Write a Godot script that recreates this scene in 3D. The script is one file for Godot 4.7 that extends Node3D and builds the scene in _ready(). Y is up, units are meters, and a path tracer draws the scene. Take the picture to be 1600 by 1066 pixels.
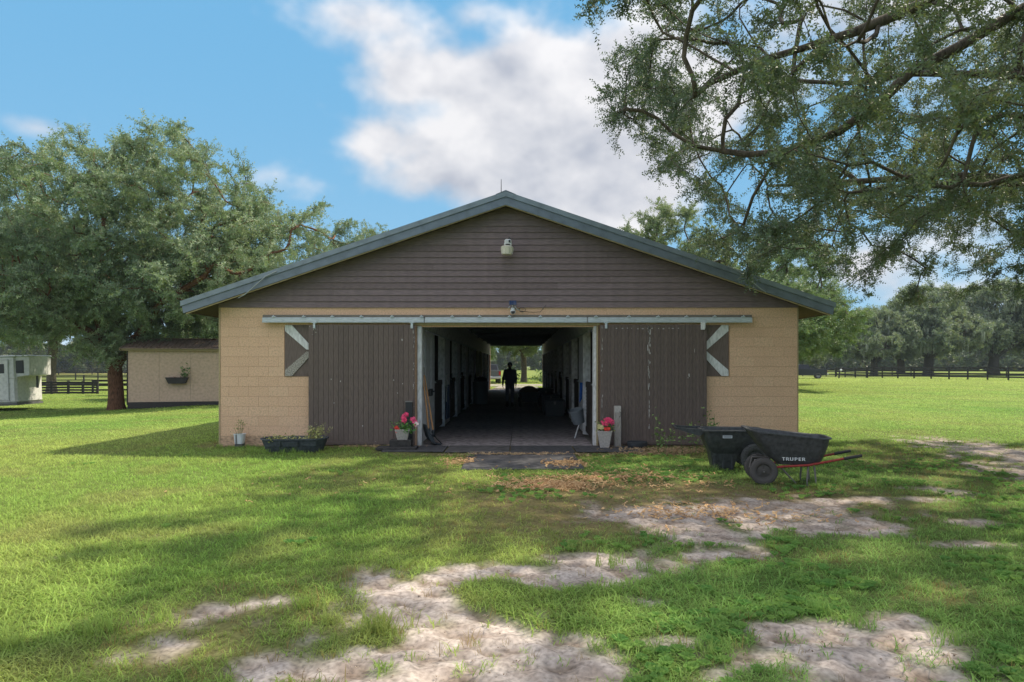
extends Node3D
# A horse barn seen down its centre aisle. Metres, y up; the camera stands at (0, 1.64, 0) and looks along -z.
# "d" is the distance in front of the camera (d = -z).

const EYE := 1.64
const EXPOSURE := 1.78
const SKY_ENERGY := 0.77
const SUN_ENERGY := 1.12
var rng := RandomNumberGenerator.new()
var mats := {}
var texs := {}
var used := {}
var mask_grid := PackedFloat32Array()
var n_lump := FastNoiseLite.new()
var n_fine := FastNoiseLite.new()
var n_tone := FastNoiseLite.new()
var n_broad := FastNoiseLite.new()

# ------------------------------------------------------------------ mesh builder
class MB:
	var v := PackedVector3Array()
	var n := PackedVector3Array()
	var c := PackedColorArray()
	var ix := PackedInt32Array()
	var t := Transform3D()
	var col := Color.WHITE
	func put(p: Vector3, nn: Vector3) -> int:
		v.append(t * p)
		n.append((t.basis * nn).normalized())
		c.append(col)
		return v.size() - 1
	func tri(a: Vector3, b: Vector3, e: Vector3) -> void:  # counter-clockwise seen from outside
		var nn := (b - a).cross(e - a)
		if nn.length_squared() < 1e-16:
			return
		nn = nn.normalized()
		var i := put(a, nn)
		put(b, nn)
		put(e, nn)
		ix.append(i)
		ix.append(i + 2)
		ix.append(i + 1)
	func quad(a: Vector3, b: Vector3, e: Vector3, f: Vector3) -> void:
		tri(a, b, e)
		tri(a, e, f)
	func ctri(a: Vector3, b: Vector3, e: Vector3, m: Vector3) -> void:  # a face of a convex body round m
		if (b - a).cross(e - a).dot((a + b + e) / 3.0 - m) < 0.0:
			tri(a, e, b)
		else:
			tri(a, b, e)
	func cquad(a: Vector3, b: Vector3, e: Vector3, f: Vector3, m: Vector3) -> void:
		ctri(a, b, e, m)
		ctri(a, e, f, m)
	func hexa(p: Array, m: Vector3) -> void:  # eight corners, bit 0 = x, bit 1 = y, bit 2 = z
		for q in [[0, 1, 3, 2], [4, 5, 7, 6], [0, 1, 5, 4], [2, 3, 7, 6], [0, 2, 6, 4], [1, 3, 7, 5]]:
			cquad(p[q[0]], p[q[1]], p[q[2]], p[q[3]], m)
	func box(m: Vector3, s: Vector3, ch := 0.0) -> void:
		var h := s * 0.5
		if ch <= 0.0:
			var p := []
			for i in 8:
				p.append(m + Vector3(h.x if i & 1 else -h.x, h.y if i & 2 else -h.y, h.z if i & 4 else -h.z))
			hexa(p, m)
			return
		ch = minf(ch, minf(h.x, minf(h.y, h.z)) * 0.9)
		for a in 3:
			var b := (a + 1) % 3
			var e := (a + 2) % 3
			for sa in [-1.0, 1.0]:
				var q := []
				for w in [[-1, -1], [1, -1], [1, 1], [-1, 1]]:
					var p := Vector3()
					p[a] = sa * h[a]
					p[b] = w[0] * (h[b] - ch)
					p[e] = w[1] * (h[e] - ch)
					q.append(m + p)
				cquad(q[0], q[1], q[2], q[3], m)
				for sb in [-1.0, 1.0]:
					var q2 := []
					for w in [[0, -1], [0, 1], [1, 1], [1, -1]]:
						var p := Vector3()
						p[a] = sa * (h[a] if w[0] == 0 else h[a] - ch)
						p[b] = sb * (h[b] - ch if w[0] == 0 else h[b])
						p[e] = w[1] * (h[e] - ch)
						q2.append(m + p)
					cquad(q2[0], q2[1], q2[2], q2[3], m)
		for i in 8:
			var s3 := Vector3(1 if i & 1 else -1, 1 if i & 2 else -1, 1 if i & 4 else -1)
			var q3 := []
			for a in 3:
				var p := Vector3()
				for k in 3:
					p[k] = s3[k] * (h[k] if k == a else h[k] - ch)
				q3.append(m + p)
			ctri(q3[0], q3[1], q3[2], m)
	func bar(a: Vector3, b: Vector3, w: float, th: float, ch := 0.0, up := Vector3.UP) -> void:  # a straight box from a to b
		var y := (b - a).normalized()
		var x := up.cross(y)
		if x.length() < 0.01:
			x = Vector3.RIGHT
		x = x.normalized()
		var keep := t
		t = t * Transform3D(Basis(x, y, x.cross(y)), (a + b) * 0.5)
		box(Vector3.ZERO, Vector3(w, a.distance_to(b), th), ch)
		t = keep
	func tube(pts: Array, rad: Array, sides := 8, caps := true) -> void:
		var k := pts.size()
		var dir: Vector3 = (pts[1] - pts[0]).normalized()
		var side := dir.cross(Vector3.UP if absf(dir.y) < 0.9 else Vector3.RIGHT).normalized()
		var first := v.size()
		for i in k:
			var d: Vector3 = (pts[mini(i + 1, k - 1)] - pts[maxi(i - 1, 0)]).normalized()
			side = (side - d * side.dot(d)).normalized()
			var other := d.cross(side)
			for j in sides:
				var an := TAU * j / sides
				var o := side * cos(an) + other * sin(an)
				put(pts[i] + o * rad[i], o)
		for i in k - 1:
			for j in sides:
				var a := first + i * sides + j
				var b := first + i * sides + (j + 1) % sides
				for q in [a, a + sides, b, b, a + sides, b + sides]:
					ix.append(q)
		if caps:
			for e in [0, k - 1]:
				var d: Vector3 = (pts[1] - pts[0]).normalized() * -1.0 if e == 0 else (pts[k - 1] - pts[k - 2]).normalized()
				var m := put(pts[e], d)
				var ring := v.size()
				for j in sides:
					v.append(v[first + e * sides + j])
					n.append((t.basis * d).normalized())
					c.append(col)
				for j in sides:
					var a := ring + j
					var b := ring + (j + 1) % sides
					ix.append(m)
					ix.append(a if e == 0 else b)
					ix.append(b if e == 0 else a)
	func lathe(prof: Array, segs := 16, flatten := 1.0) -> void:  # profile of (radius, y), from the bottom up outside
		for i in prof.size() - 1:
			var p: Vector2 = prof[i]
			var q: Vector2 = prof[i + 1]
			var nn := Vector2(q.y - p.y, p.x - q.x).normalized()
			var first := v.size()
			for j in segs:
				var an := TAU * j / segs
				var o := Vector3(cos(an), 0, sin(an) * flatten)
				var o2 := Vector3(cos(an) * nn.x, nn.y, sin(an) * nn.x)
				put(Vector3(o.x * p.x, p.y, o.z * p.x), o2)
				put(Vector3(o.x * q.x, q.y, o.z * q.x), o2)
			for j in segs:
				var a := first + j * 2
				var b := first + ((j + 1) % segs) * 2
				for w in [a, b, a + 1, b, b + 1, a + 1]:
					ix.append(w)
	func prism(poly: Array, z0: float, z1: float) -> void:  # polygon in x, y (counter-clockwise) from z0 to z1
		var pl := PackedVector2Array(poly)
		if Geometry2D.is_polygon_clockwise(pl):
			pl.reverse()
		var lo := minf(z0, z1)
		var hi := maxf(z0, z1)
		var tr := Geometry2D.triangulate_polygon(pl)
		for i in range(0, tr.size(), 3):
			var a := pl[tr[i]]
			var b := pl[tr[i + 1]]
			var e := pl[tr[i + 2]]
			if (b - a).cross(e - a) < 0.0:
				var w := b
				b = e
				e = w
			tri(Vector3(a.x, a.y, hi), Vector3(b.x, b.y, hi), Vector3(e.x, e.y, hi))
			tri(Vector3(a.x, a.y, lo), Vector3(e.x, e.y, lo), Vector3(b.x, b.y, lo))
		for i in pl.size():
			var a := pl[i]
			var b := pl[(i + 1) % pl.size()]
			quad(Vector3(a.x, a.y, lo), Vector3(b.x, b.y, lo), Vector3(b.x, b.y, hi), Vector3(a.x, a.y, hi))
	func ball(m: Vector3, r: Vector3, segs := 10, rings := 6) -> void:
		var first := v.size()
		for i in rings + 1:
			var la := PI * i / rings - PI / 2
			for j in segs:
				var an := TAU * j / segs
				var o := Vector3(cos(la) * cos(an), sin(la), cos(la) * sin(an))
				put(m + o * r, o / r)
		for i in rings:
			for j in segs:
				var a := first + i * segs + j
				var b := first + i * segs + (j + 1) % segs
				for w in [a, b, a + segs, b, b + segs, a + segs]:
					ix.append(w)
	func mesh() -> ArrayMesh:
		var arr := []
		arr.resize(Mesh.ARRAY_MAX)
		arr[Mesh.ARRAY_VERTEX] = v
		arr[Mesh.ARRAY_NORMAL] = n
		arr[Mesh.ARRAY_COLOR] = c
		arr[Mesh.ARRAY_INDEX] = ix
		var m := ArrayMesh.new()
		m.add_surface_from_arrays(Mesh.PRIMITIVE_TRIANGLES, arr)
		return m

# ------------------------------------------------------------------ naming and placing
func numbered(called: String) -> String:
	var k: int = used.get(called, 0)
	used[called] = k + 1
	return called if k == 0 else "%s_%03d" % [called, k]

func tag(o: Node3D, label := "", category := "", group := "", kind := "") -> Node3D:
	if label: o.set_meta("label", label)
	if category: o.set_meta("category", category)
	if group: o.set_meta("group", group)
	if kind: o.set_meta("kind", kind)
	return o

func thing(called: String, label: String, category: String, at := Vector3.ZERO, turn := 0.0, group := "") -> Node3D:
	var o := Node3D.new()
	o.name = numbered(called)
	o.position = at
	o.rotation.y = turn
	add_child(o)
	return tag(o, label, category, group)

func obj(called: String, shape, m: Material, parent: Node = self, at := Vector3.ZERO, label := "") -> MeshInstance3D:
	var o := MeshInstance3D.new()
	var k := 0
	var nm := called
	if parent == self:
		nm = numbered(called)
	else:
		var book: Dictionary = parent.get_meta("book", {})
		k = book.get(called, 0)
		book[called] = k + 1
		parent.set_meta("book", book)
		if k > 0:
			nm = "%s_%03d" % [called, k]
	o.name = nm
	o.mesh = shape.mesh() if shape is MB else shape
	o.material_override = m
	o.position = at
	if label: o.set_meta("label", label)
	parent.add_child(o, true)
	return o

func copy(o: Node3D, called: String, at: Vector3, turn: float, label: String) -> Node3D:
	var c: Node3D = o.duplicate()
	c.name = numbered(called)
	add_child(c)
	c.position = at
	c.rotation = Vector3(0, turn, 0)
	c.set_meta("label", label)
	return c

func px(u: float, v: float, d: float) -> Vector3:  # where a sight line through the photograph is, d metres in front
	return Vector3((u - 813.0) * d / 1067.0, EYE - (v - 572.0) * d / 1067.0, -d)

# ------------------------------------------------------------------ materials
func tex(called: String, freq: float, lo: float, octaves := 5, size := 512, kind := FastNoiseLite.TYPE_SIMPLEX_SMOOTH) -> NoiseTexture2D:
	if texs.has(called):
		return texs[called]
	var n := FastNoiseLite.new()
	n.noise_type = kind
	n.frequency = freq
	n.fractal_octaves = octaves
	n.seed = called.hash() % 1000
	var t := NoiseTexture2D.new()
	t.width = size
	t.height = size
	t.seamless = true
	t.noise = n
	if lo < 1.0:
		var g := Gradient.new()
		g.offsets = PackedFloat32Array([0.0, 0.35, 0.7, 1.0])
		g.colors = PackedColorArray([Color(lo, lo, lo), Color(lerpf(lo, 1, 0.55), lerpf(lo, 1, 0.55), lerpf(lo, 1, 0.55)), Color(lerpf(lo, 1, 0.85), lerpf(lo, 1, 0.85), lerpf(lo, 1, 0.85)), Color.WHITE])
		t.color_ramp = g
	texs[called] = t
	return t

# base colour in linear values; grain names a texture laid over it, scale in repeats per metre
func mat(called: String, r: float, g: float, b: float, rough := 0.8, grain: Texture2D = null, scale := Vector3.ONE, bump := 0.0, metal := 0.0) -> StandardMaterial3D:
	if mats.has(called):
		return mats[called]
	var m := StandardMaterial3D.new()
	m.resource_name = called
	m.albedo_color = Color(r, g, b).linear_to_srgb()
	m.roughness = rough
	m.metallic = metal
	if grain:
		m.albedo_texture = grain
		m.uv1_triplanar = true
		m.uv1_world_triplanar = true
		m.uv1_scale = scale
		if bump > 0.0:
			m.heightmap_enabled = true
			m.heightmap_texture = grain
			m.heightmap_scale = bump
	mats[called] = m
	return m

func tinted(called: String, rough: float, back := Color.BLACK) -> StandardMaterial3D:  # colour comes from the vertices and the copies
	if mats.has(called):
		return mats[called]
	var m := StandardMaterial3D.new()
	m.resource_name = called
	m.vertex_color_use_as_albedo = true
	m.roughness = rough
	if back != Color.BLACK:
		m.backlight_enabled = true
		m.backlight = back
	mats[called] = m
	return m

func multi(called: String, shape: MB, m: Material, where: Array, tints: PackedColorArray, parent: Node = self) -> MultiMeshInstance3D:
	var mm := MultiMesh.new()
	mm.transform_format = MultiMesh.TRANSFORM_3D
	mm.use_colors = true
	mm.mesh = shape.mesh()
	mm.instance_count = where.size()
	for i in where.size():
		mm.set_instance_transform(i, where[i])
		mm.set_instance_color(i, tints[i])
	var o := MultiMeshInstance3D.new()
	o.name = numbered(called) if parent == self else called
	o.multimesh = mm
	o.material_override = m
	parent.add_child(o, true)
	o.set_meta("kind", "stuff")
	return o

func smooth(a: float, b: float, x: float) -> float:
	var t := clampf((x - a) / (b - a), 0.0, 1.0)
	return t * t * (3.0 - 2.0 * t)

# ------------------------------------------------------------------ sky
func sky_image() -> Image:
	var w := 2560
	var h := 1280
	var im := Image.create(w, h, false, Image.FORMAT_RGBF)
	var n := FastNoiseLite.new()
	n.noise_type = FastNoiseLite.TYPE_SIMPLEX_SMOOTH
	n.seed = 11
	n.frequency = 2.3
	n.fractal_octaves = 7
	n.fractal_gain = 0.56
	var lump := FastNoiseLite.new()
	lump.seed = 5
	lump.frequency = 1.1
	lump.fractal_octaves = 2
	# where the cloud banks of the day stand: azimuth and elevation in degrees, half sizes, strength
	var banks := [[-5, 23.5, 8, 3.6, 0.95], [3, 19.5, 8, 5, 0.95], [-2, 16.3, 7, 3.3, 0.75], [10, 17, 8, 5, 0.8], [-12.5, 18, 3.6, 2.0, 0.6], [-16.5, 20, 2, 1.2, 0.45], [-7.5, 20.3, 2.2, 1.0, -0.35], [-11, 22.5, 4, 2.5, 0.4], [9, 12.5, 7, 2.6, 0.55], [-9, 14.5, 4, 1.8, 0.4], [-14, 26.8, 6.5, 1.8, 0.55], [-4, 27.5, 4, 1.2, 0.4], [24.5, 7.6, 4.8, 2.4, 0.95], [19, 6.3, 4, 1.5, 0.4], [34, 9.5, 4, 2.6, 0.8], [33, 5, 7, 1, 0.4], [-35, 16.0, 2.6, 1.0, 0.6], [-37, 20.5, 6, 2, -0.5], [13, 22, 9, 4, 0.6], [30, 22, 14, 6, 0.4], [-30, 25, 11, 5, -0.5], [-24, 18, 6, 4, -0.4]]
	var toward := Vector3(2.1, 2.8, -0.95).normalized()
	im.fill(Color(0.16, 0.2, 0.12))
	for y in h / 2:
		var el := (0.5 - (y + 0.5) / h) * PI
		var sy := sin(el)
		var cy := cos(el)
		var air := Color(0.10, 0.285, 0.52).lerp(Color(0.128, 0.345, 0.575), smooth(1.1, 0.45, el)).lerp(Color(0.33, 0.52, 0.66), pow(1.0 - sy, 5.0))
		var e_deg := rad_to_deg(el)
		for x in w:
			var az := wrapf((x + 0.5) / w * TAU, -PI, PI)
			var dir := Vector3(sin(az) * cy, sy * 1.5, -cos(az) * cy)
			var f := n.get_noise_3dv(dir)
			var bias := 0.0
			var a_deg := rad_to_deg(az)
			if absf(a_deg) < 62.0 and e_deg < 40.0:
				for b in banks:
					var q: float = ((a_deg - b[0]) / b[2]) ** 2 + ((e_deg - b[1]) / b[3]) ** 2
					if q < 5.0:
						bias += b[4] * exp(-q)
				bias = minf(bias, 1.15) - 0.46
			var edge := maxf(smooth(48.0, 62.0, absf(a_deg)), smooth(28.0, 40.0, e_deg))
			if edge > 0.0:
				bias = lerpf(bias, lump.get_noise_3dv(dir) * 1.2 + 0.30, edge)  # denser cloud cover added out of view, as fill light for the shaded walls
			var dens := smooth(-0.20, 0.50, bias + f * 1.3)
			var c := air
			if dens > 0.0:
				var up := n.get_noise_3dv(dir + Vector3(0.02, 0.055, 0.0))
				var lit := clampf(0.64 + (f - up) * 1.7 - maxf(bias - 0.35, 0.0) * 0.35 + 0.12 * (1.0 - dens), 0.0, 1.0)
				var face := 0.5 - 0.5 * dir.normalized().dot(toward)  # clouds opposite the sun and overhead are brightened to add fill light
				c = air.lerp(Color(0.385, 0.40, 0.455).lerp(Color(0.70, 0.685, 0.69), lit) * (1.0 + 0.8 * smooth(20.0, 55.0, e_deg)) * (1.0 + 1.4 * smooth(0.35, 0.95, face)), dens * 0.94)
			im.set_pixel(x, y, c)
	return im

# ------------------------------------------------------------------ smooth bodies (surface nets over joined capsules)
func nets(mb: MB, bones: Array, cell: float, k: float) -> void:
	var lo := Vector3(1e9, 1e9, 1e9)
	var hi := -lo
	for b in bones:
		var r: float = maxf(b[2], b[3]) + cell * 3 + k
		for q in 2:
			lo = lo.min(b[q] - Vector3(r, r, r))
			hi = hi.max(b[q] + Vector3(r, r, r))
	var nx := int((hi.x - lo.x) / cell) + 2
	var ny := int((hi.y - lo.y) / cell) + 2
	var nz := int((hi.z - lo.z) / cell) + 2
	var f := PackedFloat32Array()
	f.resize(nx * ny * nz)
	f.fill(9.0)
	for b in bones:
		var a: Vector3 = b[0]
		var ab: Vector3 = b[1] - a
		var ra: float = b[2]
		var rb: float = b[3]
		var sq: Vector3 = b[4] if b.size() > 4 else Vector3.ONE
		var ll := maxf(ab.length_squared(), 1e-9)
		var m := maxf(ra, rb) + k + cell * 2
		var p0 := ((a.min(b[1]) - Vector3(m, m, m) - lo) / cell).floor()
		var p1 := ((a.max(b[1]) + Vector3(m, m, m) - lo) / cell).ceil()
		for z in range(maxi(int(p0.z), 0), mini(int(p1.z), nz)):
			for y in range(maxi(int(p0.y), 0), mini(int(p1.y), ny)):
				var row := (z * ny + y) * nx
				for x in range(maxi(int(p0.x), 0), mini(int(p1.x), nx)):
					var p := lo + Vector3(x, y, z) * cell - a
					var h := clampf(p.dot(ab) / ll, 0.0, 1.0)
					var d := ((p - ab * h) / sq).length() - lerpf(ra, rb, h)
					var o := f[row + x]
					var g := maxf(k - absf(o - d), 0.0) / k
					f[row + x] = minf(o, d) - g * g * k * 0.25
	var at := PackedInt32Array()
	at.resize(nx * ny * nz)
	at.fill(-1)
	var vs := PackedVector3Array()
	var off := [0, 1, nx, nx + 1, nx * ny, nx * ny + 1, nx * ny + nx, nx * ny + nx + 1]
	var edges := [[0, 1], [2, 3], [4, 5], [6, 7], [0, 2], [1, 3], [4, 6], [5, 7], [0, 4], [1, 5], [2, 6], [3, 7]]
	for z in nz - 1:
		for y in ny - 1:
			for x in nx - 1:
				var i := (z * ny + y) * nx + x
				var inside := 0
				for q in 8:
					if f[i + off[q]] < 0.0:
						inside += 1
				if inside == 0 or inside == 8:
					continue
				var s := Vector3()
				var cnt := 0
				for e in edges:
					var fa := f[i + off[e[0]]]
					var fb := f[i + off[e[1]]]
					if (fa < 0.0) != (fb < 0.0):
						var h := fa / (fa - fb)
						var pa := Vector3(e[0] & 1, (e[0] >> 1) & 1, e[0] >> 2)
						var pb := Vector3(e[1] & 1, (e[1] >> 1) & 1, e[1] >> 2)
						s += pa.lerp(pb, h)
						cnt += 1
				at[i] = vs.size()
				vs.append(lo + (Vector3(x, y, z) + s / cnt) * cell)
	var nn := PackedVector3Array()
	nn.resize(vs.size())
	var faces := PackedInt32Array()
	var step := [1, nx, nx * ny]
	for z in range(1, nz - 1):
		for y in range(1, ny - 1):
			for x in range(1, nx - 1):
				var i := (z * ny + y) * nx + x
				for a in 3:
					var fa := f[i]
					var fb := f[i + step[a]]
					if (fa < 0.0) == (fb < 0.0):
						continue
					var s1: int = step[(a + 1) % 3]
					var s2: int = step[(a + 2) % 3]
					var q := [at[i], at[i - s1], at[i - s1 - s2], at[i - s2]]
					if fa > 0.0:
						q.reverse()
					faces.append_array(PackedInt32Array([q[0], q[1], q[2], q[0], q[2], q[3]]))
	for i in range(0, faces.size(), 3):
		var nv := (vs[faces[i + 1]] - vs[faces[i]]).cross(vs[faces[i + 2]] - vs[faces[i]])
		for q in 3:
			nn[faces[i + q]] += nv
	var first := mb.v.size()
	for i in vs.size():
		mb.put(vs[i], nn[i])
	for i in range(0, faces.size(), 3):
		mb.ix.append(first + faces[i])
		mb.ix.append(first + faces[i + 2])
		mb.ix.append(first + faces[i + 1])

# ------------------------------------------------------------------ the lie of the land
func land(x: float, d: float) -> float:
	var h := -0.38 * smooth(-10.0, -22.0, x) * smooth(14.0, 26.0, d) - 0.35 * smooth(38.0, 60.0, d) * smooth(-8.0, -25.0, x)
	h += n_broad.get_noise_2d(x, d) * 0.05 * smooth(3.0, 12.0, absf(d - 14.0) + absf(x) * 0.4)
	h += n_lump.get_noise_2d(x * 1.0, d * 1.0) * 0.02
	if x > -6.25 and x < 5.8 and d > 13.9 and d < 48.2:
		h = -0.12
	return h

# bare sand: patches given as (x, d, half width, half depth, strength)
var bare_spots := [[-0.36, 4.09, 0.77, 0.72, 1.15], [-0.80, 4.96, 0.35, 0.42, 0.90], [-0.27, 5.42, 0.30, 0.27, 0.70], [0.23, 5.26, 0.74, 0.39, 0.95], [0.76, 5.50, 0.36, 0.38, 0.85], [0.87, 4.69, 0.18, 0.11, 0.70], [1.24, 5.83, 0.49, 0.23, 0.75], [0.48, 5.87, 0.33, 0.16, 0.50], [0.02, 3.66, 0.55, 0.31, 0.90], [-1.05, 3.59, 0.20, 0.15, 0.60], [1.80, 3.78, 0.64, 0.42, 1.15], [1.70, 4.24, 0.26, 0.18, 1.00], [2.38, 4.19, 0.33, 0.26, 0.90], [2.45, 4.45, 0.17, 0.11, 0.50], [2.24, 3.59, 0.17, 0.11, 0.70], [1.88, 7.51, 0.92, 0.71, 0.90], [3.29, 7.85, 0.96, 0.56, 0.95], [3.55, 6.92, 0.39, 0.36, 0.85], [1.90, 6.41, 0.42, 0.38, 0.80], [1.03, 7.51, 0.42, 0.45, 0.60], [3.06, 6.84, 0.45, 0.27, 0.70], [1.51, 6.78, 0.51, 0.32, 0.60], [1.72, 5.97, 0.34, 0.16, 0.50], [9.21, 13.16, 1.11, 2.77, 1.00], [7.68, 10.42, 0.59, 1.24, 0.80], [5.67, 9.07, 0.38, 0.38, 0.80], [4.84, 7.20, 0.34, 0.21, 0.75], [4.94, 8.41, 0.35, 0.24, 0.70], [4.08, 8.41, 0.47, 0.20, 0.60], [1.93, 5.45, 0.15, 0.08, 0.60], [4.05, 6.29, 0.29, 0.16, 0.65], [4.41, 6.29, 0.29, 0.18, 0.60], [3.89, 5.34, 0.20, 0.16, 0.50], [-1.88, 4.69, 0.26, 0.20, 0.80], [-2.14, 4.45, 0.21, 0.18, 0.75], [-2.20, 3.82, 0.18, 0.13, 0.75], [-1.38, 3.74, 0.21, 0.13, 0.72], [-1.77, 3.91, 0.15, 0.12, 0.60], [-1.34, 5.26, 0.15, 0.13, 0.60], [-2.12, 4.09, 0.15, 0.11, 0.55], [-0.20, 4.89, 0.23, 0.27, -1.60], [-0.87, 4.19, 0.16, 0.14, -1.30], [0.36, 4.45, 0.25, 0.34, -0.50], [-0.68, 5.87, 0.33, 0.20, -0.50], [1.31, 4.89, 0.92, 0.55, -0.50], [0.95, 6.92, 0.39, 0.27, -0.60]]
# trampled, thin, brownish turf
var worn_spots := [[1.78, 7.68, 1.08, 0.88, 0.90], [0.65, 8.03, 1.20, 1.10, 0.75], [2.72, 8.62, 1.62, 0.85, 0.80], [4.04, 8.03, 1.13, 1.10, 0.60], [-1.91, 4.51, 0.63, 0.52, 0.75], [-1.84, 3.82, 0.57, 0.33, 0.60], [0.24, 6.78, 1.14, 0.79, 0.50], [1.63, 9.31, 1.40, 0.79, 0.70], [-0.42, 8.41, 0.71, 0.81, 0.50], [-2.08, 10.42, 1.56, 1.12, 0.35], [7.13, 11.08, 1.66, 3.15, 0.60], [2.90, 13.06, 0.73, 0.78, 0.80], [0.00, 13.36, 2.75, 1.02, 1.00], [2.41, 5.87, 0.88, 0.39, 0.40], [2.92, 4.89, 0.46, 0.41, 0.40], [-1.32, 5.34, 0.30, 0.24, 0.60], [-6.31, 14.23, 0.40, 0.69, 0.60]]
const GX0 := -9.0
const GD0 := 2.6
const GS := 0.06
const GW := 390
const GH := 290

func lay_masks() -> void:
	mask_grid.resize(GW * GH * 2)
	for j in GH:
		for i in GW:
			var x := GX0 + i * GS
			var d := GD0 + j * GS
			var nz := n_fine.get_noise_2d(x * 2.2, d * 1.5) * 0.38 + n_lump.get_noise_2d(x * 2.6, d * 2.6) * 0.16
			var b := 0.0
			for s in bare_spots:
				var q: float = ((x - s[0]) / s[2]) ** 2 + ((d - s[1]) / s[3]) ** 2
				if q < 5.0:
					b += s[4] * exp(-q * 0.8)
			var w := 0.0
			for s in worn_spots:
				var q: float = ((x - s[0]) / s[2]) ** 2 + ((d - s[1]) / s[3]) ** 2
				if q < 5.0:
					w += s[4] * exp(-q)
			mask_grid[(j * GW + i) * 2] = smooth(0.34, 0.86, minf(b, 1.2) + nz * 1.7 + n_fine.get_noise_2d(x * 5.0, d * 5.0) * 0.16)
			mask_grid[(j * GW + i) * 2 + 1] = clampf(w + nz * 0.6 * smooth(0.0, 0.3, w), 0.0, 1.0)

func cover(x: float, d: float, k: int) -> float:  # 0: bare sand, 1: worn turf
	var fx := (x - GX0) / GS
	var fd := (d - GD0) / GS
	if fx < 0.0 or fd < 0.0 or fx >= GW - 1 or fd >= GH - 1:
		return 0.0
	var i := int(fx)
	var j := int(fd)
	var a := lerpf(mask_grid[(j * GW + i) * 2 + k], mask_grid[(j * GW + i + 1) * 2 + k], fx - i)
	var b := lerpf(mask_grid[((j + 1) * GW + i) * 2 + k], mask_grid[((j + 1) * GW + i + 1) * 2 + k], fx - i)
	return lerpf(a, b, fd - j)

func steps(fine_a: float, fine_b: float, fine: float, lo: float, hi: float, grow: float) -> PackedFloat32Array:
	var r := PackedFloat32Array()
	var low := PackedFloat32Array()
	var p := fine_a
	var s := fine
	while p > lo:
		s *= grow
		p -= s
		low.append(p)
	low.reverse()
	r.append_array(low)
	p = fine_a
	while p < fine_b:
		r.append(p)
		p += fine
	s = fine
	while p < hi:
		r.append(p)
		s *= grow
		p += s
	r.append(p)
	return r

func turf_tone(x: float, d: float) -> Color:  # the colour of the turf itself: lush, yellowing, dry
	var a := n_broad.get_noise_2d(x * 1.7 + 40.0, d * 1.1) * 0.5 + n_tone.get_noise_2d(x * 0.9, d * 0.55) * 0.5 + 0.5
	var c := Color(0.17, 0.285, 0.062).lerp(Color(0.275, 0.34, 0.092), clampf(a, 0.0, 1.0))
	c = c.lerp(Color(0.27, 0.26, 0.10), smooth(0.1, 0.5, n_lump.get_noise_2d(x * 1.1 + 11.0, d * 0.8)) * 0.4)
	c = c.lerp(Color(0.145, 0.265, 0.075), smooth(-0.5, 1.5, x) * smooth(14.0, 10.0, d) * 0.75)  # deeper, cooler green towards the right foreground
	if d > 26.0:
		c = c.lerp(Color(0.30, 0.345, 0.085), smooth(26.0, 70.0, d) * 0.55)
	if x < -20.0 and d > 150.0:
		c = c.lerp(Color(0.42, 0.34, 0.12), smooth(150.0, 260.0, d) * 0.9)
	return c

func build_ground() -> void:
	var xs := steps(-8.0, 8.5, 0.06, -1500.0, 1500.0, 1.13)
	var ds := steps(3.0, 14.2, 0.055, -120.0, 1800.0, 1.11)
	var mb := MB.new()
	var w := xs.size()
	var track := FastNoiseLite.new()
	track.seed = 31
	track.frequency = 3.2
	track.fractal_octaves = 3
	var hh := PackedFloat32Array()
	hh.resize(w * ds.size())
	for j in ds.size():
		for i in w:
			var x := xs[i]
			var d := ds[j]
			var h := land(x, d)
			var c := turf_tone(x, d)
			var near := d < 18.0 and d > 2.6 and absf(x) < 14.0
			if near:
				var b := cover(x, d, 0)
				var wn := cover(x, d, 1)
				c = c.lerp(Color(0.17, 0.16, 0.06), 0.35).lerp(Color(0.24, 0.175, 0.095), wn * 0.8)
				var nt := n_fine.get_noise_2d(x * 3.0 + 9.0, d * 3.0)
				var pit := track.get_noise_2d(x, d * 1.25)
				var sand := Color(0.70, 0.60, 0.535).lerp(Color(0.43, 0.345, 0.29), clampf(nt * 1.3 + 0.32 + wn * 0.3, 0.0, 1.0))
				sand = sand.lerp(Color(0.25, 0.18, 0.13), smooth(-0.15, -0.5, pit) * 0.75)  # damp, dark soil turned up in the hoof marks
				c = c.lerp(sand, b)
				h += b * (pit * 0.045 + n_fine.get_noise_2d(x * 6.0, d * 6.0) * 0.012 - 0.012)
			var k := 0.93 + 0.14 * n_fine.get_noise_2d(x * 9.0, d * 9.0)
			hh[j * w + i] = h
			mb.v.append(Vector3(x, h, -d))
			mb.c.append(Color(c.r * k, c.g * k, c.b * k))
	mb.n.resize(mb.v.size())
	for j in ds.size():
		for i in w:
			var a := maxi(i - 1, 0)
			var b := mini(i + 1, w - 1)
			var e := maxi(j - 1, 0)
			var g := mini(j + 1, ds.size() - 1)
			mb.n[j * w + i] = Vector3(-(hh[j * w + b] - hh[j * w + a]) / (xs[b] - xs[a]), 1.0, (hh[g * w + i] - hh[e * w + i]) / (ds[g] - ds[e])).normalized()
	for j in ds.size() - 1:
		for i in w - 1:
			var a := j * w + i
			for q in [a, a + w, a + 1, a + 1, a + w, a + w + 1]:
				mb.ix.append(q)
	var m := tinted("soil", 1.0)
	m.albedo_texture = tex("soil_grain", 0.03, 0.58, 6)
	m.uv1_triplanar = true
	m.uv1_world_triplanar = true
	m.uv1_scale = Vector3(1.3, 1.3, 1.3)
	m.metallic_specular = 0.2
	tag(obj("ground", mb, m), "sandy paddock ground with turf running out to the horizon", "ground", "", "structure")

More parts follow.
